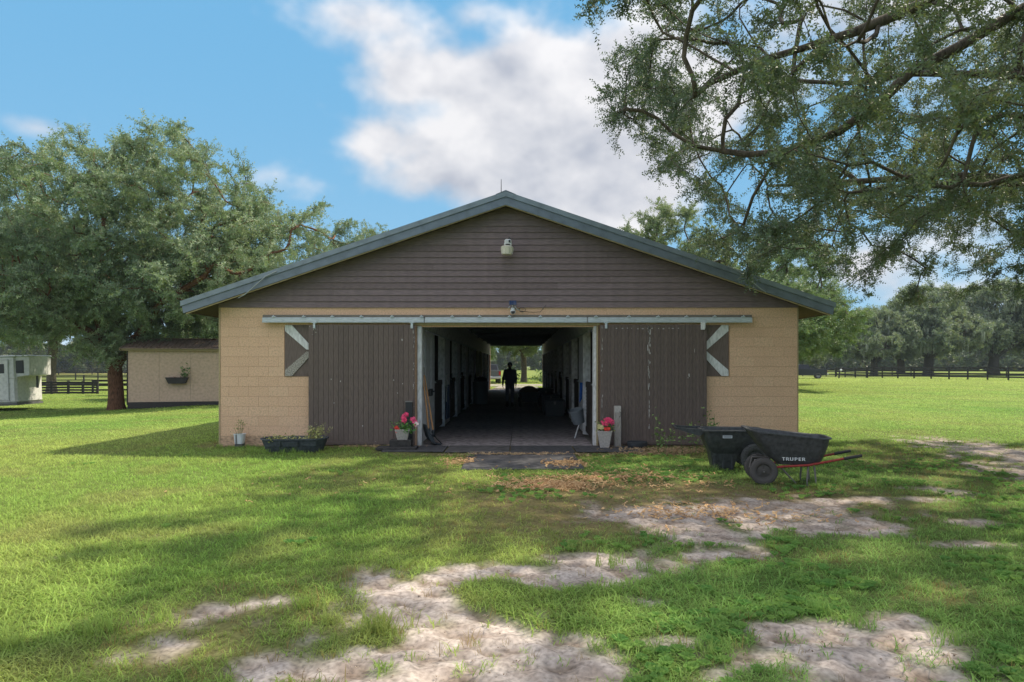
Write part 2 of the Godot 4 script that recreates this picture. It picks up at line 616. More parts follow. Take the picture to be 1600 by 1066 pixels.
# ------------------------------------------------------------------ turf
func tuft(blades: int, seed_: int, spread: float, height: float, width: float, lean := 0.55) -> MB:
	var r := RandomNumberGenerator.new()
	r.seed = seed_
	var mb := MB.new()
	for i in blades:
		var an := r.randf() * TAU
		var at := Vector3(cos(an), 0, sin(an)) * spread * sqrt(r.randf())
		var face := r.randf() * TAU
		var out := Vector3(cos(face), 0, sin(face))
		var sd := out.cross(Vector3.UP)
		var h := height * r.randf_range(0.45, 1.1)
		var l := h * lean * r.randf_range(0.5, 1.5)
		var w := width * r.randf_range(0.7, 1.25)
		var k := r.randf_range(0.78, 1.2)
		mb.col = Color(k * r.randf_range(0.92, 1.12), k, k * 0.95)
		if r.randf() < 0.07:
			mb.col = Color(1.5, 1.05, 1.5)
		var p0 := at - Vector3(0, 0.01, 0)
		var p1 := at + Vector3(0, h * 0.66, 0) + out * l * 0.42
		var p2 := at + Vector3(0, h * (0.95 - 0.22 * lean * r.randf()), 0) + out * l
		var nn := sd.cross(p2 - at).normalized()
		if nn.y < 0.0:
			nn = -nn
		var a := mb.put(p0 - sd * w * 0.5, nn)
		mb.put(p0 + sd * w * 0.5, nn)
		mb.put(p1 - sd * w * 0.42, nn)
		mb.put(p1 + sd * w * 0.42, nn)
		mb.put(p2, nn)
		for q in [a, a + 2, a + 1, a + 1, a + 2, a + 3, a + 2, a + 4, a + 3]:
			mb.ix.append(q)
	return mb

func kept_clear(x: float, d: float) -> bool:  # no turf under mats, floors and the driveway
	if x > -6.35 and x < 5.9 and d > 13.85 and d < 48.3:
		return true
	if x > -2.75 and x < 2.5 and d > 12.55 and d < 14.0:
		return true
	if x > -1.02 and x < 1.06 and d > 10.72 and d < 12.8:
		return true
	return false

func build_turf() -> void:
	var r := RandomNumberGenerator.new()
	r.seed = 77
	var near_t := []
	var near_c := PackedColorArray()
	var far_t := []
	var far_c := PackedColorArray()
	var dry_t := []
	var dry_c := PackedColorArray()
	var d := 3.0
	while d < 95.0:
		var cell := 0.026 + 0.0062 * d
		var half := d * 0.80 + 0.6
		var x := -half
		while x < half:
			var px_ := x + r.randf() * cell
			var pd := d + r.randf() * cell
			x += cell
			if kept_clear(px_, pd):
				continue
			var b := cover(px_, pd, 0)
			var w := cover(px_, pd, 1)
			if r.randf() < minf(b * 1.1, 0.93) or r.randf() < w * 0.55:
				continue
			if absf(px_ - 0.5) < 0.9 and absf(pd - 9.75) < 0.5 and r.randf() < 0.6:
				continue
			var thick := n_lump.get_noise_2d(px_ * 1.3 + 70.0, pd * 1.3) * 0.5 + 0.5
			var s := r.randf_range(0.6, 1.15) * lerpf(0.75, 1.3, thick) * (1.0 - 0.45 * w) * (1.0 - 0.3 * b)
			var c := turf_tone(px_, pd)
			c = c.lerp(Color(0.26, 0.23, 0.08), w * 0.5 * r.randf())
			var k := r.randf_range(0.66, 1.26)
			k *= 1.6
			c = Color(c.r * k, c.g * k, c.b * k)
			var wide := 1.0 + maxf(d - 9.0, 0.0) * 0.075
			var tr := Transform3D(Basis(Vector3.UP, r.randf() * TAU).scaled(Vector3(s * wide, s * (1.0 + 0.012 * maxf(d - 9.0, 0.0)), s * wide)), Vector3(px_, land(px_, pd) + 0.002, -pd))
			if d < 15.0:
				if w + b > 0.25 and r.randf() < 0.16:
					dry_t.append(tr)
					dry_c.append(Color(0.36, 0.28, 0.11) * (k * 0.6))
				else:
					near_t.append(tr)
					near_c.append(c)
			else:
				far_t.append(tr)
				far_c.append(c)
		d += cell
	var m := tinted("grass_blade", 0.75, Color(1.0, 1.0, 1.0))
	m.metallic_specular = 0.3
	tag(multi("lawn_grass", tuft(11, 3, 0.06, 0.058, 0.0062, 1.55), m, near_t, near_c), "green lawn grass growing before the barn and between the sand patches", "grass", "", "stuff")
	tag(multi("pasture_grass", tuft(7, 4, 0.11, 0.035, 0.010, 1.9), m, far_t, far_c), "sunlit pasture grass beside and behind the barn", "grass", "", "stuff")
	tag(multi("dry_grass", tuft(9, 5, 0.05, 0.095, 0.004, 0.9), m, dry_t, dry_c), "straw coloured dry grass at the rims of the bare sand", "grass", "", "stuff")
	# taller clumps that stand up out of the lawn
	var cl_t := []
	var cl_c := PackedColorArray()
	for s in [[-0.86, 4.22, 1.0], [-0.75, 4.26, 0.9], [-0.95, 4.2, 0.9], [-0.98, 5.6, 0.75], [0.98, 5.5, 0.8], [0.76, 5.62, 0.9], [0.72, 4.95, 0.7], [2.0, 4.55, 0.8], [2.1, 4.3, 0.7], [2.55, 4.0, 0.9], [-2.4, 4.35, 1.0], [-2.6, 4.2, 1.1], [-3.0, 4.0, 1.0], [-1.4, 4.6, 0.9], [-1.2, 4.4, 0.8], [0.5, 6.1, 0.8], [1.4, 6.5, 0.8], [3.9, 7.3, 0.8], [4.8, 6.5, 0.9], [5.2, 6.9, 0.8], [3.2, 3.9, 0.8], [1.1, 3.9, 0.8], [2.9, 4.9, 0.7], [-1.7, 9.9, 0.8], [-2.4, 10.1, 0.8], [-3.1, 9.6, 0.7], [-2.0, 10.0, 0.9], [-1.3, 9.9, 0.7], [-0.9, 12.2, 0.7], [-1.25, 12.4, 0.6], [-6.0, 13.7, 0.7], [-5.4, 13.65, 0.6], [-5.1, 12.9, 0.8], [-4.8, 12.75, 0.7], [-4.4, 12.75, 0.9], [-4.1, 12.75, 0.8], [-3.7, 12.85, 0.7], [-3.4, 13.5, 0.5], [2.7, 10.6, 0.8], [3.0, 10.5, 0.9], [3.35, 10.3, 0.8], [4.0, 9.2, 0.8], [4.2, 9.5, 0.7], [3.3, 9.1, 0.6], [5.0, 13.7, 0.7], [5.6, 13.6, 0.8], [4.4, 13.7, 0.6], [-3.9, 8.2, 0.7], [-5.2, 9.5, 0.7], [-2.8, 6.8, 0.7], [-4.4, 6.6, 0.6], [-1.9, 7.8, 0.6]]:
		for i in 5:
			var x: float = s[0] + r.randfn() * 0.055
			var dd: float = s[1] + r.randfn() * 0.05
			var k: float = s[2] * r.randf_range(0.7, 1.1)
			cl_t.append(Transform3D(Basis(Vector3.UP, r.randf() * TAU).scaled(Vector3(k, k, k)), Vector3(x, land(x, dd) - 0.004, -dd)))
			cl_c.append((turf_tone(x, dd) * 1.7).lerp(Color(0.3, 0.3, 0.08), r.randf() * 0.35))
	tag(multi("tall_grass", tuft(14, 9, 0.05, 0.17, 0.0058, 0.8), m, cl_t, cl_c), "taller grass clumps standing out of the sand and the short lawn", "grass", "", "stuff")
	# broad-leaved weeds in the turf
	var wd := MB.new()
	for i in 9:
		var an := TAU * i / 9.0 + r.randf() * 0.4
		var o := Vector3(cos(an), 0, sin(an))
		var sd := o.cross(Vector3.UP)
		var l := r.randf_range(0.03, 0.055)
		wd.tri(o * 0.006, o * l * 0.6 + sd * 0.011 + Vector3.UP * 0.03, o * l + Vector3.UP * 0.028)
		wd.tri(o * 0.006, o * l + Vector3.UP * 0.028, o * l * 0.6 - sd * 0.011 + Vector3.UP * 0.03)
	var w_t := []
	var w_c := PackedColorArray()
	for i in 9000:
		var dd := 3.2 + 9.5 * pow(r.randf(), 1.2)
		var x := r.randf_range(-0.8, 0.85) * dd
		if kept_clear(x, dd) or cover(x, dd, 0) > 0.3 or n_lump.get_noise_2d(x * 0.8 - 30.0, dd * 0.8) < (0.6 if x < -0.3 else 0.05):
			continue
		var k := r.randf_range(0.6, 1.3)
		w_t.append(Transform3D(Basis(Vector3.UP, r.randf() * TAU).scaled(Vector3(k, k, k)), Vector3(x, land(x, dd) + 0.008, -dd)))
		w_c.append(Color(0.16, 0.34, 0.09).lerp(Color(0.30, 0.46, 0.12), r.randf()))
	tag(multi("lawn_weeds", wd, m, w_t, w_c), "low broad leaved weeds mixed into the turf under the oak", "weeds", "", "stuff")
	# wood shavings and straw dropped from the barn
	var chip := MB.new()
	chip.box(Vector3(0, 0.004, 0), Vector3(0.05, 0.005, 0.012))
	chip.box(Vector3(0.02, 0.006, 0.025), Vector3(0.012, 0.004, 0.035))
	chip.box(Vector3(-0.015, 0.007, -0.02), Vector3(0.022, 0.005, 0.016))
	var c_t := []
	var c_c := PackedColorArray()
	for s in [[0.3, 9.35, 0.42, 0.28, 1400], [0.62, 9.2, 0.25, 0.14, 450], [1.35, 10.0, 0.75, 0.14, 480], [1.1, 9.7, 1.5, 0.7, 520], [1.7, 10.6, 1.2, 0.7, 170], [2.0, 7.6, 1.0, 0.45, 260], [0.85, 11.35, 0.35, 0.3, 260], [-1.1, 11.6, 0.25, 0.4, 200], [0.0, 12.45, 1.3, 0.10, 420], [2.9, 13.2, 0.7, 0.35, 520], [2.4, 12.6, 0.5, 0.1, 200], [-2.0, 9.0, 2.0, 1.0, 60], [-3.2, 13.75, 0.8, 0.08, 160]]:
		for i in int(s[4]):
			var x: float = s[0] + r.randfn() * s[2] * 0.62
			var dd: float = s[1] + r.randfn() * s[3] * 0.62
			if dd > 13.85:
				continue
			var k := r.randf_range(0.45, 1.15)
			var lift := 0.02 if kept_clear(x, dd) else 0.0
			c_t.append(Transform3D(Basis.from_euler(Vector3(r.randfn() * 0.35, r.randf() * TAU, r.randfn() * 0.35)).scaled(Vector3(k, k, k)), Vector3(x, land(x, dd) + 0.006 + lift + r.randf() * 0.016, -dd)))
			c_c.append(Color(0.62, 0.42, 0.22).lerp(Color(0.46, 0.26, 0.12), r.randf()) if s[0] < 2.3 and s[1] < 12.0 else Color(0.34, 0.22, 0.13).lerp(Color(0.5, 0.36, 0.2), r.randf()))
	tag(multi("wood_shavings", chip, tinted("shaving", 0.95), c_t, c_c), "pale wood shavings spilled on the turf in front of the barn mats", "shavings", "", "stuff")
	# twigs, pellets and clods on the bare sand
	var clod := MB.new()
	clod.ball(Vector3(0, 0.004, 0), Vector3(0.012, 0.007, 0.009), 6, 4)
	clod.bar(Vector3(-0.03, 0.004, 0.02), Vector3(0.02, 0.006, 0.035), 0.004, 0.004)
	var k_t := []
	var k_c := PackedColorArray()
	for i in 4200:
		var dd := 3.2 + 6.0 * r.randf()
		var x := r.randf_range(-0.75, 0.8) * dd
		if cover(x, dd, 0) < 0.4:
			continue
		var k := r.randf_range(0.15, 0.3 + 0.5 * r.randf())
		k_t.append(Transform3D(Basis(Vector3.UP, r.randf() * TAU).scaled(Vector3(k, k, k)), Vector3(x, land(x, dd) - 0.002, -dd)))
		k_c.append(Color(0.22, 0.16, 0.11).lerp(Color(0.5, 0.4, 0.31), r.randf()))
	tag(multi("sand_litter", clod, tinted("clod", 1.0), k_t, k_c), "dark clods and twig bits lying on the bare sand", "litter", "", "stuff")

# ------------------------------------------------------------------ trees
class Wood:  # a branching skeleton: every target is joined to the nearest fitting point of what has grown so far
	var pos := PackedVector3Array()
	var par := PackedInt32Array()
	var dir := PackedVector3Array()
	var wgt := PackedFloat32Array()
	var rad := PackedFloat32Array()
	func path(pts: Array, from: int, seg: float) -> int:
		var last := from
		for i in pts.size() - 1:
			var k := maxi(1, int(ceil(pts[i].distance_to(pts[i + 1]) / seg)))
			for q in range(1 if (i > 0 or from >= 0) else 0, k + 1):
				var p: Vector3 = pts[i].lerp(pts[i + 1], float(q) / k)
				if from < 0 and pos.is_empty():
					pos.append(p)
					par.append(-1)
					dir.append((pts[1] - pts[0]).normalized())
					last = 0
					continue
				dir.append((p - pos[last]).normalized())
				pos.append(p)
				par.append(last)
				last = pos.size() - 1
		return last
	func nearest(p: Vector3) -> int:
		var best := 0
		var bd := 1e9
		for i in pos.size():
			var q := pos[i].distance_squared_to(p)
			if q < bd:
				bd = q
				best = i
		return best
	func reach(t: Vector3, seg: float, r: RandomNumberGenerator, sag: float, wild: float) -> void:
		var best := 0
		var bd := 1e9
		for i in pos.size():
			var o := t - pos[i]
			var l := o.length_squared()
			if l < bd * 1.9:
				var s := sqrt(l)
				var q := l * (1.5 - 0.95 * o.dot(dir[i]) / maxf(s, 0.001))
				if q < bd:
					bd = q
					best = i
		var a := pos[best]
		var l := a.distance_to(t)
		if l < 0.02:
			return
		var mid := a + dir[best] * l * 0.36 * clampf(dir[best].dot(t - a) / l + 0.15, 0.1, 1.0) + (t - a) * 0.14 + Vector3(r.randfn(), r.randfn(), r.randfn()) * l * wild + Vector3.UP * l * sag
		var pts := []
		var k := maxi(2, int(ceil(l / seg)))
		for i in k + 1:
			var h := float(i) / k
			pts.append(a.lerp(mid, h).lerp(mid.lerp(t, h), h))
		path(pts, best, 1e9)
	func thicken(base_r: float, power := 0.5, least := 0.004) -> void:
		wgt.resize(pos.size())
		wgt.fill(0.0)
		var kids := PackedInt32Array()
		kids.resize(pos.size())
		kids.fill(0)
		for i in pos.size():
			if par[i] >= 0:
				kids[par[i]] += 1
		for i in range(pos.size() - 1, -1, -1):
			if kids[i] == 0:
				wgt[i] = 1.0
			if par[i] >= 0:
				wgt[par[i]] += wgt[i]
		rad.resize(pos.size())
		for i in pos.size():
			rad[i] = maxf(least, base_r * pow(wgt[i] / wgt[0], power))
	func bark(mb: MB, flare: float, thinnest := 0.0) -> void:
		var heir := PackedInt32Array()
		heir.resize(pos.size())
		heir.fill(-1)
		for i in pos.size():
			var p := par[i]
			if p >= 0 and (heir[p] < 0 or wgt[i] > wgt[heir[p]]):
				heir[p] = i
		for i in pos.size():
			if par[i] >= 0 and heir[par[i]] == i:
				continue
			if rad[i] < thinnest:
				continue
			var pts := []
			var rs := []
			if par[i] >= 0:
				pts.append(pos[par[i]])
				rs.append(minf(rad[par[i]], rad[i] * 1.25))
			var q := i
			while q >= 0:
				pts.append(pos[q])
				rs.append(rad[q])
				q = heir[q]
			if pts.size() < 2:
				continue
			rs[rs.size() - 1] *= 0.5
			var big: float = rs[0]
			if par[i] < 0:
				for k in pts.size():
					rs[k] *= 1.0 + flare * exp(-(pts[k].y - pts[0].y) / (big * 1.3))
			mb.tube(pts, rs, 12 if big > 0.2 else 8 if big > 0.07 else 5 if big > 0.025 else 3, par[i] < 0)

func spray(leaves: int, seed_: int, length: float, leaf: float, width: float, droop: float) -> MB:  # a twig end with its leaves, along +y
	var r := RandomNumberGenerator.new()
	r.seed = seed_
	var mb := MB.new()
	for i in leaves:
		var h := (i + r.randf()) / leaves
		var an := i * 2.4 + r.randf() * 0.8
		var o := Vector3(cos(an), 0, sin(an))
		var at := Vector3(sin(h * 2.0) * 0.05, h, cos(h * 3.0) * 0.05) * length
		var d := (o * r.randf_range(0.55, 1.1) + Vector3.UP * r.randf_range(-0.2, 0.9) * (1.0 - droop)).normalized()
		var sd := d.cross(Vector3(r.randfn() * 0.5, 1.0, r.randfn() * 0.5)).normalized()
		var up := sd.cross(d)
		var l := leaf * r.randf_range(0.65, 1.15)
		var w := width * r.randf_range(0.75, 1.15)
		var k := r.randf_range(0.72, 1.25)
		mb.col = Color(k * r.randf_range(0.85, 1.25), k, k * r.randf_range(0.8, 1.1))
		var m1 := at + d * l * 0.5 + sd * w * 0.5 + up * w * 0.22
		var m2 := at + d * l * 0.5 - sd * w * 0.5 + up * w * 0.22
		mb.tri(at, m1, at + d * l)
		mb.tri(at, at + d * l, m2)
	return mb

# sprays on the thin twigs; returns [places, tints]
func dress(wd: Wood, r: RandomNumberGenerator, thin: float, per: float, size: float, sag: float, tint_a: Color, tint_b: Color, patch: float) -> Array:
	var where := []
	var tints := PackedColorArray()
	for i in wd.pos.size():
		if wd.wgt[i] > thin or wd.par[i] < 0:
			continue
		var k := int(per + r.randf())
		for q in k:
			var p := wd.pos[i].lerp(wd.pos[wd.par[i]], r.randf())
			var y := (wd.dir[i] * 0.7 + Vector3(r.randfn(), r.randfn() * 0.7 - sag, r.randfn()) * 0.75).normalized()
			var x := y.cross(Vector3(r.randfn(), r.randfn(), r.randfn())).normalized()
			var s := size * r.randf_range(0.7, 1.25)
			where.append(Transform3D(Basis(x * s, y * s, x.cross(y) * s), p + Vector3(r.randfn(), r.randfn(), r.randfn()) * 0.05 * size))
			var h := clampf(n_tone.get_noise_3dv(p * patch) * 0.9 + 0.5 + r.randfn() * 0.16, 0.0, 1.0)
			tints.append(tint_a.lerp(tint_b, h))
	return [where, tints]

func crown_points(r: RandomNumberGenerator, lobes: Array, count: int, hollow: float) -> Array:  # points in the outer part of a few ellipsoids
	var pts := []
	var total := 0.0
	for l in lobes:
		total += pow(l[1].x * l[1].y * l[1].z, 0.67)
	for l in lobes:
		var want := int(count * pow(l[1].x * l[1].y * l[1].z, 0.67) / total)
		for i in want:
			var o := Vector3(r.randfn(), r.randfn(), r.randfn()).normalized()
			var s := lerpf(hollow, 1.0, sqrt(r.randf()))
			s *= 1.0 + 0.16 * n_tone.get_noise_3dv((l[0] + o * 4.0) * 2.0)
			pts.append(l[0] + o * l[1] * s)
	return pts

func tree_from(called: String, label: String, group: String, at: Vector3, wd: Wood, targets: Array, o: Dictionary) -> Node3D:
	var r := RandomNumberGenerator.new()
	r.seed = o.seed
	var root: Vector3 = wd.pos[0]
	var keyed := []
	for t in targets:
		keyed.append([t.distance_to(wd.pos[wd.nearest(t)]) + r.randf() * 0.5, t])
	keyed.sort_custom(func(a, b): return a[0] < b[0])
	for k in keyed:
		wd.reach(k[1], o.seg, r, o.sag, o.wild)
	wd.thicken(o.trunk, o.get("power", 0.5), o.get("least", 0.005))
	var t := thing(called, label, "tree", at, 0.0, group)
	var mb := MB.new()
	wd.bark(mb, o.flare, o.get("thinnest", 0.0))
	obj("trunk", mb, o.bark, t)
	var lv := dress(wd, r, o.thin, o.per, o.size, o.droop, o.tint_a, o.tint_b, o.get("patch", 0.35))
	multi("crown", spray(o.leaves, o.seed, o.length, o.leaf, o.width, o.get("flat", 0.2)), tinted("leaf", 0.5, Color(0.8, 0.82, 0.6)), lv[0], lv[1], t)
	if o.has("moss"):
		var ms := MB.new()
		for i in 9:
			var a := Vector3(r.randfn() * 0.12, 0, r.randfn() * 0.12)
			var w := Vector3(r.randf() - 0.5, 0, r.randf() - 0.5).normalized() * r.randf_range(0.03, 0.07)
			var l := r.randf_range(0.5, 1.3)
			ms.tri(a - w, a + w, a + w * 0.5 - Vector3(r.randfn() * 0.06, l, 0.0))
			ms.tri(a - w * 0.5, a + w, a - w * 1.2 - Vector3(0, l * 0.6, r.randfn() * 0.05))
		var wm := []
		var cm := PackedColorArray()
		for i in wd.pos.size():
			if wd.rad[i] < 0.12 and wd.pos[i].y > 2.5 and r.randf() < o.moss:
				var s := r.randf_range(0.7, 1.8)
				wm.append(Transform3D(Basis(Vector3.UP, r.randf() * TAU).scaled(Vector3(s, s, s)), wd.pos[i]))
				var k := r.randf_range(0.8, 1.2)
				cm.append(Color(0.30 * k, 0.33 * k, 0.27 * k))
		multi("hanging_moss", ms, tinted("moss", 0.95, Color(0.3, 0.3, 0.25)), wm, cm, t)
	return t

func bark_mat(called: String, r: float, g: float, b: float) -> StandardMaterial3D:
	return mat(called, r, g, b, 0.95, tex("bark", 0.02, 0.35, 5), Vector3(1.6, 0.45, 1.6), 2.5)

func build_oak_overhead() -> void:  # stands outside the frame to the right; its crown hangs into the picture and shades the yard
	var r := RandomNumberGenerator.new()
	r.seed = 21
	var wd := Wood.new()
	var foot := Vector3(11.6, land(11.6, 9.8) - 0.1, -9.8)
	var top := wd.path([foot, foot + Vector3(-0.05, 1.2, 0), foot + Vector3(-0.2, 2.6, -0.1), foot + Vector3(-0.1, 4.2, 0.1), foot + Vector3(0.3, 6.2, 0), foot + Vector3(0.2, 8.2, -0.3)], -1, 0.5)
	var fork := wd.nearest(foot + Vector3(-0.2, 2.6, -0.1))
	var fork_up := wd.nearest(foot + Vector3(-0.1, 4.2, 0.1))
	var f0 := wd.pos[fork]
	var f1 := wd.pos[fork_up]
	# the big limbs that cross the frame
	wd.path([f1, Vector3(9.6, 6.0, -9.6), px(1600, 12, 9.4), px(1497, 74, 9.4), px(1427, 109, 9.5), px(1373, 161, 9.6), px(1311, 206, 9.8), px(1229, 237, 10.0), px(1190, 240, 10.2)], fork_up, 0.4)
	wd.path([f1, Vector3(9.4, 7.0, -9.0), px(1500, -30, 8.9), px(1447, 4, 8.8), px(1336, 50, 8.8), px(1253, 76, 8.9), px(1187, 95, 9.0), px(1110, 130, 9.2)], fork_up, 0.4)
	wd.path([f0, Vector3(9.8, 4.6, -10.4), px(1600, 118, 10.6), px(1476, 115, 10.9), px(1427, 115, 11.0), px(1330, 130, 11.4)], fork, 0.4)
	wd.path([f0, Vector3(9.6, 4.2, -9.2), px(1600, 272, 9.0), px(1538, 289, 9.0), px(1435, 285, 9.1), px(1340, 300, 9.4)], fork, 0.4)
	wd.path([f0, Vector3(10.2, 4.6, -11.6), Vector3(8.4, 5.4, -13.4), Vector3(6.2, 5.6, -15.0)], fork, 0.5)
	wd.path([f1, Vector3(9.8, 6.8, -7.6), Vector3(7.4, 7.6, -5.8), Vector3(4.6, 8.0, -4.6)], fork_up, 0.5)
	wd.path([f1, Vector3(12.5, 6.4, -7.2), Vector3(13, 7.2, -4.6)], fork_up, 0.5)
	wd.path([f1, Vector3(14.2, 6.6, -10.4), Vector3(17.2, 7.0, -11.2)], fork_up, 0.5)
	wd.path([f1, Vector3(12.4, 7.0, -12.4), Vector3(13.2, 7.6, -15)], fork_up, 0.5)
	var pts := []
	while pts.size() < 3400:
		var x := r.randf_range(0.9, 21.0)
		var d := r.randf_range(2.6, 17.5)
		var q := Vector2((x - 11.0) / 9.9, (d - 9.7) / 7.4)
		q *= 1.0 - 0.10 * n_tone.get_noise_2d(q.angle() * 9.0, 3.0)
		var rr := q.length()
		if rr > 1.0:
			continue
		var lo := 3.35
		if rr > 0.78:
			lo = lerpf(3.35, 6.1, smooth(0.78, 1.0, rr))
		elif rr < 0.45:
			lo = lerpf(6.5, 3.6, rr / 0.45)
		lo += n_tone.get_noise_2d(x * 1.6, d * 1.6) * 1.1
		var hi := 6.6 + 4.6 * sqrt(1.0 - rr * rr)
		if lo > hi - 0.2:
			continue
		var y := lerpf(lo, hi, pow(r.randf(), 1.35))
		if n_tone.get_noise_3d(x * 1.5, y * 2.2, d * 1.5) < -0.36 and r.randf() < 0.6:
			continue
		pts.append(Vector3(x, y, -d))
	tree_from("oak_tree", "great spreading oak whose leafy boughs hang into the top of the picture", "", Vector3.ZERO, wd, pts, {
		"seed": 5, "seg": 0.42, "sag": 0.06, "wild": 0.10, "trunk": 0.42, "power": 0.56, "least": 0.0055, "flare": 0.5, "bark": bark_mat("oak_bark", 0.155, 0.125, 0.095),
		"thin": 3.5, "per": 9.0, "size": 1.0, "droop": 0.35, "tint_a": Color(0.125, 0.175, 0.13), "tint_b": Color(0.20, 0.245, 0.15), "leaves": 20, "length": 0.30, "leaf": 0.058, "width": 0.023, "patch": 0.5})

func build_trees() -> void:
	build_oak_overhead()
	var r := RandomNumberGenerator.new()
	r.seed = 8
	# the big tree by the shed
	var d := 30.0
	var x := -17.75
	var g := land(x, d)
	var wd := Wood.new()
	var foot := Vector3(0, -0.1, 0)
	wd.path([foot, Vector3(-0.02, 0.9, 0), Vector3(-0.05, 1.9, 0.05), Vector3(-0.5, 3.2, 0.2), Vector3(-0.8, 4.6, 0.3), Vector3(-0.7, 6.6, 0.0), Vector3(-0.4, 8.6, 0.2)], -1, 0.5)
	var f := wd.nearest(Vector3(-0.05, 1.9, 0.05))
	var f2 := wd.nearest(Vector3(-0.5, 3.2, 0.2))
	wd.path([wd.pos[f], Vector3(0.9, 3.3, -0.2), Vector3(1.5, 4.8, -0.4), Vector3(2.8, 6.4, -0.5), Vector3(3.6, 8.4, -0.4)], f, 0.5)
	wd.path([Vector3(0.9, 3.3, -0.2), Vector3(2.6, 4.6, 1.2), Vector3(4.8, 5.6, 2.0)], wd.nearest(Vector3(0.9, 3.3, -0.2)), 0.5)
	wd.path([wd.pos[f2], Vector3(-2.2, 4.3, 1.4), Vector3(-3.8, 5.6, 2.4)], f2, 0.5)
	wd.path([wd.pos[f2], Vector3(0.2, 5.0, -2.0), Vector3(1.2, 6.6, -4.0)], f2, 0.5)
	var lobes := [[Vector3(-1.4, 8.0, 0.3), Vector3(4.6, 4.3, 4.4)], [Vector3(2.4, 8.6, -0.3), Vector3(4.2, 3.9, 4.2)], [Vector3(6.4, 6.6, -0.4), Vector3(4.6, 3.3, 3.8)], [Vector3(0.3, 3.5, -0.9), Vector3(2.3, 1.3, 1.5)], [Vector3(-0.25, 3.0, 0.9), Vector3(1.4, 1.4, 0.8)], [Vector3(-2.6, 4.5, 1.2), Vector3(2.4, 1.3, 1.8)], [Vector3(5.4, 5.0, -1.6), Vector3(3.8, 1.6, 2.4)], [Vector3(-3.2, 5.4, 1.4), Vector3(3.2, 2.8, 3.4)], [Vector3(3.2, 5.6, 1.2), Vector3(4.0, 2.0, 2.8)], [Vector3(0.2, 4.4, -1.6), Vector3(3.2, 1.9, 2.6)]]
	tree_from("shade_tree", "large broad tree with reddish trunk growing beside the tan shed", "", Vector3(x, g, -d), wd, crown_points(r, lobes, 1800, 0.35), {
		"seed": 14, "seg": 0.7, "sag": 0.06, "wild": 0.1, "trunk": 0.29, "power": 0.45, "least": 0.008, "flare": 0.45, "bark": bark_mat("red_bark", 0.27, 0.125, 0.07),
		"thin": 4.5, "per": 6.5, "size": 1.0, "droop": 0.45, "tint_a": Color(0.20, 0.28, 0.20), "tint_b": Color(0.38, 0.46, 0.30), "leaves": 28, "length": 0.62, "leaf": 0.125, "width": 0.042, "patch": 0.45})
	# a general broadleaf, copied for the trees round the yard
	wd = Wood.new()
	wd.path([foot, Vector3(0.05, 1.6, 0), Vector3(-0.1, 3.2, 0.1), Vector3(0.1, 5.2, 0), Vector3(0, 7.6, 0.1)], -1, 0.6)
	f = wd.nearest(Vector3(-0.1, 3.2, 0.1))
	wd.path([wd.pos[f], Vector3(1.4, 4.8, 0.8), Vector3(2.6, 6.4, 1.2)], f, 0.6)
	wd.path([wd.pos[f], Vector3(-1.6, 4.6, -0.6), Vector3(-2.8, 6.2, -1.0)], f, 0.6)
	wd.path([wd.pos[f], Vector3(-0.3, 4.9, 1.6), Vector3(-0.8, 6.4, 2.8)], f, 0.6)
	lobes = [[Vector3(0, 8.2, 0), Vector3(3.4, 3.6, 3.4)], [Vector3(2.6, 6.3, 1.0), Vector3(2.9, 2.6, 2.9)], [Vector3(-2.7, 6.2, -0.7), Vector3(2.9, 2.7, 2.9)], [Vector3(-0.5, 5.2, 2.0), Vector3(2.8, 2.2, 2.6)], [Vector3(0.5, 5.0, -2.0), Vector3(2.9, 2.3, 2.6)]]
	var base := {
		"seed": 33, "seg": 0.7, "sag": 0.05, "wild": 0.1, "trunk": 0.3, "power": 0.48, "least": 0.009, "flare": 0.4, "bark": bark_mat("grey_bark", 0.22, 0.18, 0.14),
		"thin": 4.5, "per": 6.5, "size": 1.0, "droop": 0.1, "tint_a": Color(0.18, 0.255, 0.13), "tint_b": Color(0.31, 0.39, 0.21), "leaves": 26, "length": 0.6, "leaf": 0.14, "width": 0.06, "patch": 0.5}
	var b0 := tree_from("broadleaf_tree", "light green tree rising behind the right slope of the barn roof", "trees around the yard", Vector3(11.0, 0, -50.0), wd, crown_points(r, lobes, 620, 0.35), base)
	b0.scale = Vector3(1.12, 1.18, 1.12)
	wd = Wood.new()  # a fuller one, leafy down to the ground
	wd.path([foot, Vector3(0.1, 1.2, 0), Vector3(-0.05, 2.4, 0.1), Vector3(0.15, 4.6, 0), Vector3(0, 7.4, 0.1)], -1, 0.6)
	f = wd.nearest(Vector3(-0.05, 2.4, 0.1))
	wd.path([wd.pos[f], Vector3(1.9, 3.6, 0.9), Vector3(3.4, 4.6, 1.2)], f, 0.6)
	wd.path([wd.pos[f], Vector3(-1.9, 3.4, -0.8), Vector3(-3.2, 4.4, -1.4)], f, 0.6)
	lobes = [[Vector3(0.3, 7.6, 0), Vector3(3.3, 3.2, 3.3)], [Vector3(2.9, 5.2, 0.8), Vector3(3.0, 2.6, 3.0)], [Vector3(-2.9, 5.0, -0.6), Vector3(3.0, 2.7, 3.0)], [Vector3(-0.5, 4.4, 2.2), Vector3(3.4, 2.1, 2.6)], [Vector3(0.5, 4.4, -2.2), Vector3(3.4, 2.1, 2.6)], [Vector3(3.6, 4.0, 0.2), Vector3(2.6, 1.8, 2.6)], [Vector3(-3.6, 4.0, 0.2), Vector3(2.6, 1.8, 2.6)]]
	base.seed = 57
	var b1 := tree_from("bushy_tree", "rounded tree behind the right eave of the barn, beside the open field", "trees around the yard", Vector3(17.9, 0, -46.0), wd, crown_points(r, lobes, 760, 0.4), base)
	b1.scale = Vector3(1.05, 1.02, 1.05)
